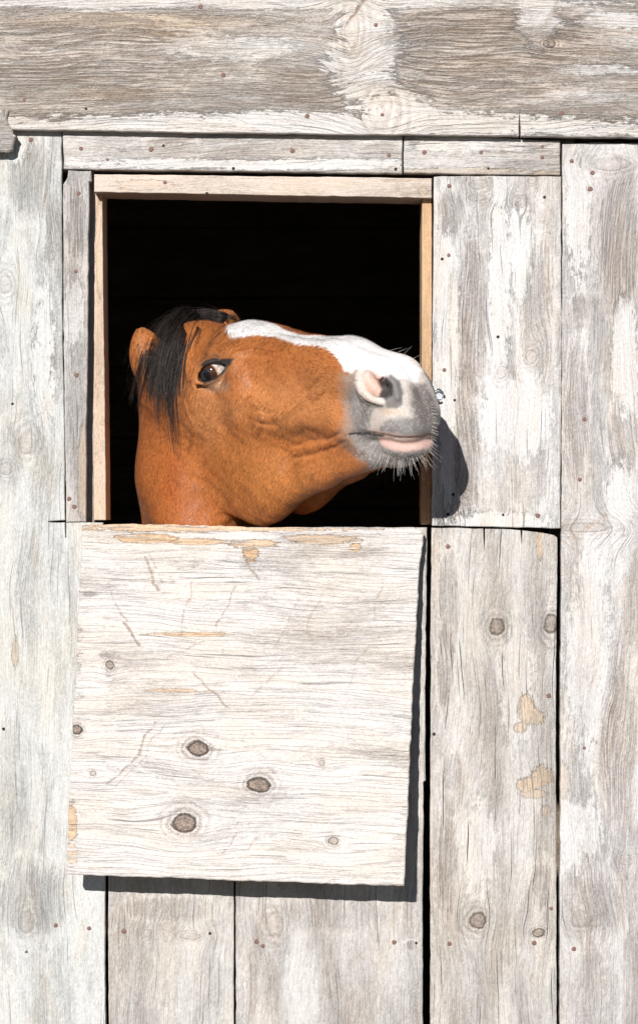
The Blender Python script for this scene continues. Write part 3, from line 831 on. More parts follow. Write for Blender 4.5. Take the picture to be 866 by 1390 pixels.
def surface_nets():
    h = 2.2
    gx = grid_axis(150, 610, h, 0, 530)
    gy = grid_axis(-735, -405, h, -1760, -410)
    gz = grid_axis(-235, 240, h, -2080, 240)
    nx, ny, nz = len(gx), len(gy), len(gz)
    F = np.empty((nx, ny, nz), np.float32)
    bx, by, bz = (nx - 1) // 8, (ny - 1) // 8, (nz - 1) // 8
    # coarse pass
    def mid(g, n): return np.array([(g[8 * i] + g[8 * i + 8]) / 2 for i in range(n)]), np.array([(g[8 * i + 8] - g[8 * i]) / 2 for i in range(n)])
    mx, hx = mid(gx, bx); my, hy = mid(gy, by); mz, hz = mid(gz, bz)
    BX, BY, BZ = np.meshgrid(mx, my, mz, indexing='ij'); HX, HY, HZ = np.meshgrid(hx, hy, hz, indexing='ij')
    cf = base(np.c_[BX.ravel(), BY.ravel(), BZ.ravel()]).reshape(BX.shape)
    rad = np.sqrt(HX ** 2 + HY ** 2 + HZ ** 2) * 1.15 + 8
    act = np.abs(cf) < rad
    F[:-1, :-1, :-1] = np.repeat(np.repeat(np.repeat(cf, 8, 0), 8, 1), 8, 2)
    F[-1] = F[-2]; F[:, -1] = F[:, -2]; F[:, :, -1] = F[:, :, -2]
    idx = np.argwhere(act); o = np.arange(9)
    ox, oy, oz = [a.ravel() for a in np.meshgrid(o, o, o, indexing='ij')]
    for s in range(0, len(idx), 700):
        ii = idx[s:s + 700] * 8
        I = (ii[:, 0:1] + ox).ravel(); J = (ii[:, 1:2] + oy).ravel(); K = (ii[:, 2:3] + oz).ravel()
        F[I, J, K] = horse(np.c_[gx[I], gy[J], gz[K]])
    sgn = F < 0
    sc_ = np.zeros((nx - 1, ny - 1, nz - 1), np.uint8)
    for a in (0, 1):
        for b_ in (0, 1):
            for c in (0, 1): sc_ += sgn[a:nx - 1 + a, b_:ny - 1 + b_, c:nz - 1 + c]
    cells = np.argwhere((sc_ > 0) & (sc_ < 8))
    vid = np.full(sc_.shape, -1, np.int32); vid[tuple(cells.T)] = np.arange(len(cells))
    acc = np.zeros((len(cells), 3)); cnt = np.zeros(len(cells))
    ax_ = (gx, gy, gz)
    for axis in range(3):
        for a in (0, 1):
            for b_ in (0, 1):
                off = [0, 0, 0]; others = [i for i in range(3) if i != axis]
                off[others[0]] = a; off[others[1]] = b_
                p = cells + off; q = p.copy(); q[:, axis] += 1
                fa = F[tuple(p.T)]; fb = F[tuple(q.T)]
                m = (fa < 0) != (fb < 0)
                u = np.where(m, fa / np.where(m, fa - fb, 1), 0)
                pos = np.stack([ax_[i][p[:, i]] for i in range(3)], 1)
                pos[:, axis] += u * (ax_[axis][q[:, axis]] - ax_[axis][p[:, axis]])
                acc += pos * m[:, None]; cnt += m
    V = acc / cnt[:, None]
    quads = []
    for axis in range(3):
        sl0 = [slice(1, -1)] * 3; sl1 = [slice(1, -1)] * 3
        sl0[axis] = slice(0, -1); sl1[axis] = slice(1, None)
        s0 = sgn[tuple(sl0)]; s1 = sgn[tuple(sl1)]
        e = np.argwhere(s0 != s1); flip = s0[tuple(e.T)]
        g = e.copy()
        for i in range(3):
            if i != axis: g[:, i] += 1
        b_, c = [i for i in range(3) if i != axis]
        def cell(db, dc):
            k = g.copy(); k[:, b_] -= db; k[:, c] -= dc
            return vid[tuple(k.T)]
        q = np.stack([cell(1, 1), cell(0, 1), cell(0, 0), cell(1, 0)], 1)
        if axis == 1: flip = ~flip
        q[~flip] = q[~flip][:, ::-1]
        quads.append(q)
    Qd = np.concatenate(quads); Qd = Qd[(Qd >= 0).all(1)]
    return V, Qd

def q2w(q):
    q = np.asarray(q, float)
    return np.c_[(q[:, 0] - 433) * S, -q[:, 2] * S, ZC + (q[:, 1] + 695) * S]
def w2q(wd):
    return np.c_[wd[:, 0] / S + 433, (wd[:, 2] - ZC) / S - 695, -wd[:, 1] / S]

HV, HQ = surface_nets()
# light smoothing
ed = np.concatenate([HQ[:, [0, 1]], HQ[:, [1, 2]], HQ[:, [2, 3]], HQ[:, [3, 0]]])
deg = np.bincount(ed[:, 0], minlength=len(HV)) + np.bincount(ed[:, 1], minlength=len(HV))
for lam in (.5, .35):
    a = np.zeros_like(HV)
    for i in range(3):
        a[:, i] = np.bincount(ed[:, 0], HV[ed[:, 1], i], len(HV)) + np.bincount(ed[:, 1], HV[ed[:, 0], i], len(HV))
    HV = HV + lam * (a / np.maximum(deg, 1)[:, None] - HV)

# --- coat markings
def ss(x, a, b_):
    u = np.clip((x - a) / (b_ - a), 0, 1); return u * u * (3 - 2 * u)
def lattice(P, sc_, seed):
    """value noise"""
    r = np.random.default_rng(seed).random(4096).astype(np.float32)
    p = P / sc_; i = np.floor(p).astype(np.int64); f_ = p - i; f_ = f_ * f_ * (3 - 2 * f_)
    out = 0
    for dx in (0, 1):
        for dy in (0, 1):
            for dz in (0, 1):
                hsh = ((i[:, 0] + dx) * 73856093 ^ (i[:, 1] + dy) * 19349663 ^ (i[:, 2] + dz) * 83492791) & 4095
                wt = (f_[:, 0] if dx else 1 - f_[:, 0]) * (f_[:, 1] if dy else 1 - f_[:, 1]) * (f_[:, 2] if dz else 1 - f_[:, 2])
                out = out + r[hsh] * wt
    return out

def coat_colours(V):
    C = to_c(V); far = C[:, 2] < 0
    Cm = C.copy(); Cm[:, 2] = np.abs(Cm[:, 2])
    P = proj(to_q(Cm))
    nz = lattice(V, 3.2, 1) - .5; nz2 = lattice(V, 9., 2) - .5; nz3 = lattice(V, 40., 3) - .5
    wob = nz * 3.4 + nz2 * 3.
    head = (C[:, 0] > 20) & (C[:, 0] < 112) & (np.abs(C[:, 2]) < 17) & (C[:, 1] > np.where(C[:, 0] > 52, -37, -50))
    col = np.tile(np.array([.43, .150, .043]), (len(V), 1))
    def blend(m, c):
        nonlocal col
        m = np.clip(m, 0, 1)[:, None]; col = col * (1 - m) + np.array(c) * m
    def pm(poly, soft=4., k=1.): return ss(-(poly_sd(P, poly) + wob * k), -soft, soft)
    blend(ss(nz3, -.1, .4) * .4, (.48, .185, .055)); blend(ss(-nz3, .1, .4) * .35, (.34, .092, .021))
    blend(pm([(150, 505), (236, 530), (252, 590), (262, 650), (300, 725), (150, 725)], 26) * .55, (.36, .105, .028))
    blend(pm([(330, 725), (372, 690), (420, 668), (455, 650), (500, 632), (500, 740), (330, 740)], 16) * .5, (.31, .092, .024))  # darker along the lower edge of the jaw
    # yellower cheek, redder neck patch
    blend(pm([(300, 600), (380, 590), (430, 640), (400, 690), (330, 700), (290, 650)], 30) * .5, (.47, .18, .048))
    blend(pm([(228, 610), (246, 620), (240, 690), (220, 670)], 14) * .6, (.34, .08, .018))
    blend(pm([(250, 520), (300, 528), (330, 560), (280, 600), (255, 580)], 22) * .5, (.50, .22, .09))
    blend(pm([(330, 530), (430, 500), (465, 520), (460, 570), (400, 590), (350, 570)], 26) * .5, (.50, .215, .078))
    blend(pm([(310, 455), (460, 490), (420, 505), (330, 490)], 12) * .45, (.37, .118, .03))
    # grey muzzle skin
    grey = (.25, .232, .225)
    H = head.astype(float)
    blend(H * pm([(462, 512), (470, 505), (480, 498), (660, 480), (680, 620), (600, 680), (520, 650), (495, 628), (472, 604), (464, 592), (468, 560)], 11, 2.2) * .9, (.33, .25, .20))
    blend(H * pm([(474, 534), (482, 522), (500, 545), (530, 552), (600, 560), (640, 600), (600, 680), (520, 650), (488, 618), (478, 598)], 6, 2.2) * .85, grey)
    mot = (lattice(V, 2.6, 9) * .6 + lattice(V, 5.5, 10) * .7 - .65) * 1.3
    gm = H * pm([(474, 520), (480, 500), (660, 480), (680, 620), (600, 680), (520, 650), (488, 618)], 8)
    blend(gm * np.clip(mot, 0, 1) * 1.2, (.13, .115, .105)); blend(gm * np.clip(-mot, 0, 1) * 1.2, (.55, .52, .50))
    blend(H * pm([(500, 486), (660, 470), (670, 572), (592, 571), (552, 566), (524, 571), (512, 586), (499, 584), (504, 562), (512, 553), (498, 542), (486, 530), (480, 505)], 4) * .9, (.62, .55, .50))
    # white blaze running into the nose
    blaze = [(309, 452), (314, 459), (330, 457), (352, 454), (370, 456), (385, 461), (398, 467), (412, 468), (430, 470), (444, 474), (455, 484), (462, 496), (468, 505), (478, 507), (486, 500), (500, 520), (520, 528), (545, 512), (565, 520), (585, 528), (597, 524), (660, 480), (640, 380), (300, 380), (306, 440)]
    bm_ = pm(blaze, 2.2, .8) * H
    lm = C[:, 2]; t = C[:, 0]
    farlim = -3.5 - ss(t, 52, 72) * 12 + np.clip((t - 30) / 22, 0, 1) * 2.0
    bm_ = np.where(far, ss(lm + wob * .06, farlim - .5, farlim + .5) * pm(blaze, 2.2) * H, bm_)
    bm_ = bm_ * ss(t + wob * .3, 25.5, 27.5)
    blend(bm_, (.86, .82, .79))
    # pink skin: nostril, nose edge, lower lip
    blend(H * pm([(484, 498), (500, 492), (530, 492), (545, 500), (520, 512), (524, 530), (518, 552), (494, 546), (484, 528)], 6) * .5, (.74, .60, .51))
    blend(H * pm([(492, 510), (506, 505), (520, 512), (524, 530), (508, 540), (494, 528)], 5) * .8, (.56, .33, .25))
    blend(H * pm([(505, 560), (516, 552), (524, 556), (518, 574), (512, 588), (502, 590)], 3) * .8, (.60, .50, .45))
    blend(H * pm([(514, 553), (540, 556), (552, 558), (548, 564), (520, 563)], 2.5) * .8, (.62, .47, .37))
    lipm = H * pm([(512, 590), (530, 594), (552, 597), (570, 596), (590, 591), (600, 598), (590, 606), (572, 610), (548, 614), (530, 611), (518, 603)], 2.4, .6)
    blend(lipm, (.60, .40, .34))
    blend(H * pm([(508, 583), (530, 586), (552, 591), (590, 587), (592, 591), (552, 596), (530, 592), (508, 588)], 1.6, .4) * .7, (.60, .40, .32))
    # dark skin patches, plus painted shade in nostril, mouth slit and rim groove
    blend(H * pm([(522, 514), (530, 509), (542, 516), (548, 532), (546, 550), (536, 555), (524, 552), (520, 540), (522, 528)], 2.6, .7) * .9, (.155, .14, .135))
    blend(H * pm([(556, 527), (566, 522), (580, 528), (590, 545), (588, 566), (576, 574), (562, 568), (556, 550)], 7, 1.6) * .88, (.12, .098, .09))
    blend(H * pm([(514, 519), (525, 512), (532, 521), (534, 537), (524, 543), (514, 538), (518, 528)], 2.4, .6) * .95, (.035, .028, .026))  # dark nostril lining, with the shade of the deep opening painted in
    blend(H * pm([(526, 574), (540, 566), (560, 570), (580, 578), (578, 588), (552, 590), (528, 584)], 5, 1.2) * .55, (.27, .255, .245))
    blend(H * pm([(468, 591), (477, 586), (500, 586), (522, 590), (520, 593), (500, 590.5), (480, 590.5)], 1.5, .2), (.03, .025, .023))  # shade inside the mouth slit, painted as a black line
    blend(H * pm([(482, 528), (490, 540), (505, 547), (520, 549), (520, 553), (502, 553), (488, 545)], 1.6, .3) * .85, (.08, .065, .06))  # shade of the groove outside the nostril rim, put into the colour
    blend(H * pm([(455, 594), (468, 597), (490, 612), (500, 620), (480, 618), (462, 605)], 4) * .7, (.16, .09, .06))
    # eye surround
    eb = ss(-(poly_sd(P, [(265, 521.5), (266, 507), (271, 495.5), (279, 488), (289, 485), (301, 486.5), (317, 485.5), (315, 491), (308, 501), (301, 510.5), (291, 517.5), (277, 521.5)]) + nz * 1.2), -1.8, 1.8) * H
    blend(eb, (.028, .022, .02))
    blend(ss(-(poly_sd(P, [(284, 486), (292, 478), (300, 486)]) + nz), -3, 3) * H * .6, (.09, .05, .035))
    dist = np.sqrt(((P - [293, 523]) ** 2 / [20 ** 2, 9 ** 2]).sum(1))
    blend(ss(-np.sqrt(((P - [291, 501]) ** 2 / [34 ** 2, 26 ** 2]).sum(1)), -1.2, -.6) * H * (1 - eb) * .35, (.22, .10, .05))
    blend(ss(-dist, -1.4, -.5) * H * (1 - eb) * .45, (.42, .30, .21))
    # dark ear rims and points, legs, hooves
    for sgn, b0, tip, nrm in EARS:
        dd = np.linalg.norm(V - np.array(tip), axis=1)
        blend(ss(-dd, -16, -6) * .25, (.10, .045, .02))
    blend(ss(-V[:, 1] + nz2 * 20, 1330, 1420), (.035, .025, .02))
    return np.clip(col, 0, 1)

HC = coat_colours(HV)
def mat_coat():
    m, t, b = new_mat('bay_coat')
    at = t.nodes.new('ShaderNodeAttribute'); at.attribute_name = 'Col'
    tc = t.nodes.new('ShaderNodeTexCoord')
    mp = t.nodes.new('ShaderNodeMapping'); mp.inputs['Rotation'].default_value = (0, .25, 0)
    t.links.new(tc.outputs['Object'], mp.inputs[0])
    sp = t.nodes.new('ShaderNodeSeparateXYZ'); t.links.new(mp.outputs[0], sp.inputs[0])
    x, y, z = [E(t, o) for o in sp.outputs]
    hair = noise(t, vec(t, x * 620, y * 620, z * 150), 3, .6)
    big = noise(t, vec(t, x * 26, y * 26, z * 16), 3, .6)
    f = (hair - .5) * .75 + (big - .5) * .35
    c0 = E(t, at.outputs['Color'])
    br = t.nodes.new('ShaderNodeMix'); br.data_type = 'RGBA'; br.blend_type = 'MULTIPLY'; br.inputs[0].default_value = 1
    k = (f + 1.0)
    t.links.new(c0.s, br.inputs[6]); kv = vec(t, k, k * 1.0, k); t.links.new(kv.s, br.inputs[7])
    t.links.new(br.outputs[2], b.inputs['Base Color'])
    b.inputs['Roughness'].default_value = .55; b.inputs['Specular IOR Level'].default_value = .2
    b.inputs['Sheen Weight'].default_value = .10; b.inputs['Sheen Roughness'].default_value = .4
    bp = t.nodes.new('ShaderNodeBump'); bp.inputs['Strength'].default_value = .55; bp.inputs['Distance'].default_value = .0011
    t.links.new((hair + big * .6).s, bp.inputs['Height']); t.links.new(bp.outputs[0], b.inputs['Normal'])
    return m
M_coat = mat_coat()

def fast_mesh(name, V, F, mat, cols=None, smooth=True):
    me = bpy.data.meshes.new(name)
    k = F.shape[1]
    me.vertices.add(len(V)); me.vertices.foreach_set('co', np.asarray(V, np.float32).ravel())
    me.loops.add(F.size); me.loops.foreach_set('vertex_index', F.astype(np.int32).ravel())
    me.polygons.add(len(F)); me.polygons.foreach_set('loop_start', np.arange(0, F.size, k, dtype=np.int32))
    me.polygons.foreach_set('loop_total', np.full(len(F), k, np.int32))
    me.update(calc_edges=True); me.validate()
    me.polygons.foreach_set('use_smooth', [smooth] * len(me.polygons))
    if cols is not None:
        a = me.color_attributes.new('Col', 'FLOAT_COLOR', 'POINT')
        a.data.foreach_set('color', np.c_[cols, np.ones(len(cols))].astype(np.float32).ravel())
    me.materials.append(mat)
    return me
HW = q2w(HV)
ORG = Vector((q2w([[262, -1690, -1100]])[0])); ORG.z = 0
hme = fast_mesh('horse', HW - np.array(ORG), HQ, M_coat, HC)
horse_o = bpy.data.objects.new('horse', hme); COL.objects.link(horse_o); horse_o.location = ORG
tag(horse_o, 'bay horse with a white blaze putting its head out of the barn opening', 'horse')
bvh = BVHTree.FromPolygons([tuple(v) for v in HW], [tuple(q) for q in HQ])

def child(name, me):
    o = bpy.data.objects.new(name, me); COL.objects.link(o); o.parent = horse_o
    o.matrix_parent_inverse = Matrix.Translation(-ORG); return o

# eyes ---------------------------------------------------------------
def mat_eye(gaze, up):
    m, t, b = new_mat('horse_eye')
    tc = t.nodes.new('ShaderNodeTexCoord')
    sp = t.nodes.new('ShaderNodeSeparateXYZ'); t.links.new(tc.outputs['Object'], sp.inputs[0])
    x, y, z = [E(t, o) * (1 / (EYE_R * HL * S)) for o in sp.outputs]
    ax, ay, az = gaze
    dt = x * ax + y * ay + z * az                       # cosine to the gaze axis
    n = noise(t, vec(t, x * 4, y * 4, z * 4), 3)
    iris = (dt + (n - .5) * .02).step(.50, .57)
    pup = (dt + (n - .5) * .01).step(.84, .88)
    c = mixc(t, n.step(.42, .66), (.70, .62, .57), (.50, .28, .20))
    c = mixc(t, dt.step(.40, .52), c, (.34, .15, .06))
    c = mixc(t, iris, c, (.045, .018, .008)); c = mixc(t, pup, c, (.006, .006, .009))
    t.links.new(c.s, b.inputs['Base Color']); b.inputs['Roughness'].default_value = .06
    b.inputs['Coat Weight'].default_value = 1; b.inputs['Coat Roughness'].default_value = .02
    return m
def eyeball(sgn):
    c = EYE_C.copy(); c[2] *= sgn
    w_ = Vector(q2w(to_q(c)[None])[0])
    bm = bmesh.new(); bmesh.ops.create_uvsphere(bm, u_segments=40, v_segments=24, radius=EYE_R * HL * S)
    me = bpy.data.meshes.new('eyeball'); bm.to_mesh(me); bm.free()
    me.polygons.foreach_set('use_smooth', [True] * len(me.polygons))
    if sgn > 0: g = Vector((-.60, -.72, -.36)).normalized()
    else: g = Vector((.7, .2, -.1)).normalized()
    me.materials.append(mat_eye(g, None))
    o = child('eyeball', me); o.location = w_
eyeball(1); eyeball(-1)

# hair strands -------------------------------------------------------
hr = np.random.default_rng(11)
def strand_mesh(name, strands, mat):
    """strands: list of (points Nx3 world, radius, taper)"""
    Vs = []; Fs = []; base_i = 0
    for pts, r0, tp in strands:
        pts = np.asarray(pts); n = len(pts)
        tg = np.gradient(pts, axis=0); tg /= np.linalg.norm(tg, axis=1)[:, None] + 1e-9
        ref = np.array([.3, -1, .2]); a = np.cross(tg, ref); a /= np.linalg.norm(a, axis=1)[:, None] + 1e-9
        b_ = np.cross(tg, a)
        u = np.linspace(0, 1, n); r = r0 * (1 - tp * u ** 1.5)
        for k in range(3):
            an = 2.094 * k
            Vs.append(pts + (a * math.cos(an) + b_ * math.sin(an)) * r[:, None])
        for k in range(3):
            i0 = base_i + k * n + np.arange(n - 1); j0 = base_i + ((k + 1) % 3) * n + np.arange(n - 1)
            Fs.append(np.stack([i0, i0 + 1, j0 + 1, j0], 1))
        base_i += 3 * n
    return fast_mesh(name, np.concatenate(Vs), np.concatenate(Fs), mat)
def catmull(pts, n):
    pts = np.asarray(pts, float); p = np.vstack([2 * pts[0] - pts[1], pts, 2 * pts[-1] - pts[-2]])
    out = []
    m = len(pts) - 1
    for u in np.linspace(0, m - 1e-6, n):
        i = int(u); f_ = u - i
        a, b_, c, d = p[i], p[i + 1], p[i + 2], p[i + 3]
        out.append(.5 * ((2 * b_) + (c - a) * f_ + (2 * a - 5 * b_ + 4 * c - d) * f_ ** 2 + (3 * b_ - a - 3 * c + d) * f_ ** 3))
    return np.array(out)
CAMP = Vector((0, -CD, ZC))
def surf_depth(px, py):
    p = W(px, py, 0); dr = (p - CAMP).normalized()
    hit = bvh.ray_cast(CAMP, dr)
    return None if hit[0] is None else -hit[0].y / S
def lock(guide, n, spread, thick, lift=(1, 5), jit=1.5, rad=.34, d_default=-150, wave=0., lenvar=.3, steps=16, root=22.):
    """n strands following a guide of layout positions, lying on the head"""
    g = catmull(guide, steps); out = []
    ds = []
    last = None
    for x, y in g:
        d = surf_depth(x, y)
        ds.append(d)
    # fill gaps with neighbours, keep strands from diving
    known = [d for d in ds if d is not None]
    if not known: known = [d_default]
    f0 = known[0]; res = []
    for d in ds:
        if d is None: d = f0
        d = max(d, f0 - 26); res.append(d); f0 = d
    ds = np.array(res)
    ds = np.convolve(np.r_[ds[0], ds[0], ds, ds[-1], ds[-1]], np.ones(5) / 5, 'valid')
    tg = np.gradient(g, axis=0); nn = np.c_[-tg[:, 1], tg[:, 0]]; nn /= np.linalg.norm(nn, axis=1)[:, None]
    u = np.linspace(0, 1, steps)
    nl = max(1, int(n / 9)); cl = [(hr.normal(0, 1) * spread, hr.normal(0, 1) * (spread * .35 + jit), hr.random() * lenvar, hr.uniform(0, 6.28), hr.uniform(0, 1)) for _ in range(nl)]
    for _ in range(n):
        c0, c1, cs, ph, ht = cl[hr.integers(nl)]
        o = c0 + hr.normal(0, 1) * max(.6, spread * .6); e = c0 + c1 + hr.normal(0, 1) * (.6 + .3 * jit) * (1 + 2.5 * (hr.random() < .12))
        L = 1 - cs - hr.random() * .14
        uu = u * L
        X = np.interp(uu, u, g[:, 0]); Y = np.interp(uu, u, g[:, 1]); D = np.interp(uu, u, ds)
        NX = np.interp(uu, u, nn[:, 0]); NY = np.interp(uu, u, nn[:, 1])
        off = o * (1 - u ** .8) + e * u ** .8 + wave * np.sin(u * 3 + ph) * u + hr.normal(0, .5) * u * u
        lf = (lift[0] + (lift[1] - lift[0]) * ht + hr.normal(0, .8)) * np.minimum(1, u * 5) + thick * ht * np.sin(u * 2.4)
        lf = lf - root * np.clip(1 - u * 6, 0, 1) ** 1.5
        pts = np.array([W(X[i] + NX[i] * off[i], Y[i] + NY[i] * off[i] + root * .22 * np.clip(1 - u[i] * 6, 0, 1) ** 2, D[i] + lf[i]) for i in range(steps)])
        out.append((pts, rad * S * hr.uniform(.7, 1.25), .8))
    return out
def mat_hair(name, c0, c1, rough=.5):
    m, t, b = new_mat(name)
    tc = t.nodes.new('ShaderNodeTexCoord')
    sp = t.nodes.new('ShaderNodeSeparateXYZ'); t.links.new(tc.outputs['Object'], sp.inputs[0])
    x, y, z = [E(t, o) for o in sp.outputs]
    n = noise(t, vec(t, x * 420, y * 420, z * 14), 2)
    c = mixc(t, n.step(.35, .7), c0, c1); t.links.new(c.s, b.inputs['Base Color'])
    b.inputs['Roughness'].default_value = rough; b.inputs['Specular IOR Level'].default_value = .5
    return m
M_mane = mat_hair('black_mane_hair', (.012, .009, .009), (.055, .038, .030))
st = []
# thick falling forelock
for gd, n, sp_, th in (
    ([(258, 427), (236, 445), (216, 480), (208, 520), (206, 560)], 237, 6.4, 9),
    ([(264, 426), (240, 447), (224, 490), (219, 540), (223, 592)], 326, 6.4, 10),
    ([(270, 425), (246, 446), (232, 486), (231, 546), (243, 628)], 326, 5.1, 10),
    ([(276, 425), (254, 442), (240, 474), (232, 520), (230, 580)], 257, 5.1, 9),
    ([(248, 430), (224, 446), (205, 474), (194, 510), (188, 540), (181, 560)], 79, 3.7, 6),
    ([(252, 430), (222, 450), (204, 484), (200, 524), (204, 556)], 148, 5.1, 8),
    ([(296, 428), (280, 430), (258, 435), (236, 446), (218, 464)], 168, 3.7, 7),
    ([(312, 434), (294, 431), (274, 431), (252, 436), (236, 452)], 148, 3.3, 6),
    ([(272, 425), (250, 438), (232, 456), (222, 490)], 138, 5.1, 7)):
    st += lock(gd, n, sp_, th, jit=5, wave=2.6, lift=(1, 9), lenvar=.45)
# wisps over the forehead
for gd, n, sp_ in (
    ([(268, 430), (292, 427), (314, 431), (331, 438)], 130, 2.6),
    ([(290, 431), (306, 438), (316, 450), (322, 472)], 3, 2.),
    ([(258, 428), (284, 430), (306, 434), (329, 440)], 10, 1.2),
    ([(280, 430), (290, 444), (283, 462), (276, 478), (280, 488)], 5, 3.),
    ([(276, 429), (270, 448), (260, 466), (256, 486)], 14, 4),
    ([(296, 432), (302, 448), (288, 462), (277, 476)], 5, 3.),
    ([(270, 432), (256, 468), (248, 500), (254, 532), (263, 562)], 6, .6),
    ([(266, 432), (250, 470), (241, 520), (244, 570), (246, 632)], 34, 3.),
    ([(270, 430), (258, 452), (246, 500), (246, 550), (251, 600)], 16, 4.),
    ([(256, 428), (226, 452), (206, 492), (192, 540), (184, 566)], 24, 4.),
    ([(262, 428), (240, 452), (224, 500), (216, 560), (214, 590)], 40, 8.),
    ([(262, 440), (242, 500), (236, 560), (246, 616)], 26, 2.),
    ([(284, 430), (274, 446), (270, 460), (264, 476), (254, 500)], 7, 3.),
    ([(296, 430), (310, 436), (309, 450), (300, 462)], 8, 1.2)):
    st += lock(gd, n, sp_, 1.5, jit=1.2, lift=(2.2, 4.5), rad=.27, wave=1.2, root=8.)
child('forelock', strand_mesh('forelock', st, M_mane))
# mane along the crest of the neck, falling to the far side
st = []
def crestpt(u): 
    a = np.array([228, -440, -250.]); b_ = np.array([250, -500, -430.]); c = np.array([262, -640, -640.])
    return (1 - u) ** 2 * a + 2 * u * (1 - u) * b_ + u * u * c
for i in range(700):
    u = hr.random(); p = crestpt(u) + hr.normal(0, 6, 3); ln = hr.uniform(90, 190)
    tt = np.linspace(0, 1, 8)[:, None]
    pts = p + tt * np.array([hr.uniform(30, 60), 0, 10]) * 1.6 + (tt ** 1.6) * np.array([10, -ln, 0]) + np.array([0, 34, 0]) * np.sin(tt * 3.14) * .6
    st.append((q2w(pts), .5 * S, .7))
child('mane', strand_mesh('mane', st, M_mane))
# tail
st = []
for i in range(260):
    p = np.array([262, -800, -2010.]) + hr.normal(0, 10, 3); tt = np.linspace(0, 1, 8)[:, None]
    pts = p + tt * np.array([hr.normal(0, 25), 0, -60 + hr.normal(0, 20)]) + tt ** 1.3 * np.array([0, -hr.uniform(450, 620), 0])
    st.append((q2w(pts), 1.3 * S, .6))
child('tail', strand_mesh('tail', st, M_mane))
# whiskers
M_whisk = mat_hair('pale_whiskers', (.42, .37, .33), (.66, .60, .55), .35)
M_whisk_d = mat_hair('dark_whiskers', (.08, .06, .05), (.25, .2, .17), .4)
def whisker(px, py, dx, dy, ln, rad=.30, dd=.5):
    d = surf_depth(px, py)
    if d is None: return None
    n = 7; v_ = np.array([dx, dy]) / math.hypot(dx, dy); per = np.array([-v_[1], v_[0]]); cv = hr.uniform(-.14, .14)
    pts = []
    for u in np.linspace(0, 1, n):
        x = px + v_[0] * ln * u + per[0] * ln * cv * u * u; y = py + v_[1] * ln * u + per[1] * ln * cv * u * u + ln * .06 * u * u
        pts.append(W(x, y, d - 1 + dd * ln * u * (1 - .4 * u)))
    return (np.array(pts), rad * S, .7)
ws = []
for i in range(84):
    u = hr.random(); x = 512 + 84 * u
    y = 612 + 17 * math.sin(math.pi * min(1, max(0, (x - 505) / 90))) - hr.uniform(-1, 9) + (-12 * max(0, u - .72) / .28)
    ang = (x - 548) / 46.
    s_ = whisker(x, y, ang * .85 + hr.normal(0, .12), 1 + hr.normal(0, .1) - max(0, ang) * .55, hr.uniform(9, 22) + 12 * hr.random() ** 3, .17)
    if s_: ws.append(s_)
for i in range(30):
    y = hr.uniform(545, 600); s_ = whisker(586 - abs(y - 575) * .1, y, 1, (y - 560) / 60 + hr.normal(0, .15), hr.uniform(6, 13), .24)
    if s_: ws.append(s_)
for (x, y, dx, dy, ln) in ((528, 476, 1, -.35, 11), (536, 480, 1, -.6, 12), (545, 484, .8, -.9, 13), (556, 490, .9, -.7, 10), (566, 498, .8, -.8, 9), (575, 506, 1, -.5, 8)):
    s_ = whisker(x, y, dx, dy, ln + 8, .2, .2)
    if s_: ws.append(s_)
for i in range(12):
    x = hr.uniform(480, 520); y = 592 + (x - 470) * .5 + hr.uniform(0, 12)
    s_ = whisker(x, y, hr.normal(.0, .25), 1, hr.uniform(4, 10), .2)
    if s_: ws.append(s_)
o = child('whiskers', strand_mesh('whiskers', ws, M_whisk)); o['kind'] = 'stuff'
# eyelashes
es = []
for i in range(40):
    u = hr.random(); x = 272 + 34 * u; y = 497 - 9 * math.sin(math.pi * min(1, u * 1.15)) ** .8 if u < .87 else 492
    s_ = whisker(x, y, hr.uniform(-.9, -.1) + u * .9, hr.uniform(-.1, .8), hr.uniform(3, 7), .22, .9)
    if s_: es.append(s_)
child('eyelashes', strand_mesh('eyelashes', es, M_mane))
print('horse verts', len(HV), 'faces', len(HQ))

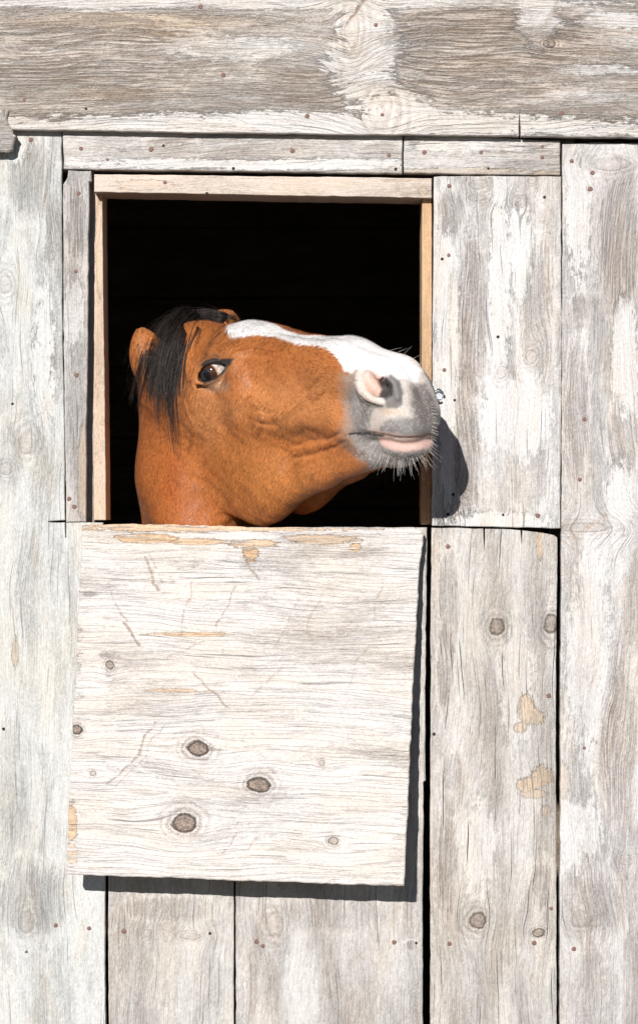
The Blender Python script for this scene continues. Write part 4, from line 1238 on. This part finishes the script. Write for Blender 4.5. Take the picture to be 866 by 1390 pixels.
# short coat hair ----------------------------------------------------
def coat_hair():
    r = np.random.default_rng(5)
    q = HW[HQ]; cen = q.mean(1)
    nrm = np.cross(q[:, 2] - q[:, 0], q[:, 3] - q[:, 1]); ar = np.linalg.norm(nrm, axis=1) + 1e-12
    nrm /= ar[:, None]
    pq = proj(w2q(cen))
    ok = (pq[:, 0] > 150) & (pq[:, 0] < 615) & (pq[:, 1] > 415) & (pq[:, 1] < 728) & (nrm[:, 1] < .25) & (cen[:, 1] < .42)
    P2 = pq
    no = (poly_sd(P2, [(262, 524), (264, 494), (290, 482), (316, 484), (300, 516), (280, 526)]) < 0)
    no |= (poly_sd(P2, [(508, 586), (600, 584), (600, 606), (550, 618), (512, 606)]) < 0) | (poly_sd(P2, [(488, 505), (512, 502), (545, 512), (548, 552), (500, 545)]) < 0)
    no &= to_c(w2q(cen))[:, 2] > 0
    idx = np.where(ok & ~no)[0]
    N = 150000
    f = r.choice(idx, N, p=ar[idx] / ar[idx].sum())
    u, v_ = r.random((2, N, 1))
    Q4 = q[f]
    p = Q4[:, 0] * (1 - u) * (1 - v_) + Q4[:, 1] * u * (1 - v_) + Q4[:, 2] * u * v_ + Q4[:, 3] * (1 - u) * v_
    n = nrm[f]; C = to_c(w2q(p)); t_ = C[:, 0]
    down = np.array([-.12, 0, -1.]); fwd = np.array([RM[0, 0], -RM[2, 0], RM[1, 0]])
    wn = (ss(t_, 50, 70) * ss(C[:, 1], -26, -12))[:, None]
    fl = down * (1 - wn) + fwd * wn * 1.0 + np.array([-.25, 0, 0]) * (ss(t_, 40, 80)[:, None]) * (1 - wn)
    fl = fl + r.normal(0, .16, (N, 3)); fl -= n * (fl * n).sum(1)[:, None]; fl /= np.linalg.norm(fl, axis=1)[:, None] + 1e-9
    mz = ss(t_, 70, 80) * (C[:, 0] < 112)
    ln = (r.uniform(.0040, .0078, N) * (1 - .55 * mz))[:, None]
    sd = np.cross(n, fl)
    wd = (r.uniform(.00028, .00055, N))[:, None]
    a = p - n * .0002; tip = a + fl * ln + n * ln * r.uniform(.10, .32, N)[:, None]
    V = np.stack([a - sd * wd, a + sd * wd, tip], 1).reshape(-1, 3)
    F = np.arange(3 * N).reshape(N, 3)
    col = HC[HQ[f, 0]] * (np.clip(r.normal(1.0, .30, N), .4, 1.9) * (.84 + .32 * lattice(w2q(p), 5., 77)) * (.88 + .24 * lattice(w2q(p), 18., 78)))[:, None]
    gz = mz * (HC[HQ[f, 0]].max(1) < .5) * (np.ptp(HC[HQ[f, 0]], axis=1) < .14)
    wh = (r.random(N) < .22 * gz)[:, None]
    col = np.where(wh, np.array([.62, .59, .56]), col)
    m, t, b = new_mat('coat_hair')
    at = t.nodes.new('ShaderNodeAttribute'); at.attribute_name = 'Col'
    t.links.new(at.outputs['Color'], b.inputs['Base Color']); b.inputs['Roughness'].default_value = .46; b.inputs['Specular IOR Level'].default_value = .30
    me = fast_mesh('coat_hair', V, F, m, np.repeat(np.clip(col, 0, .9), 3, 0), smooth=False)
    o = child('coat_hair', me); o['kind'] = 'stuff'
coat_hair()
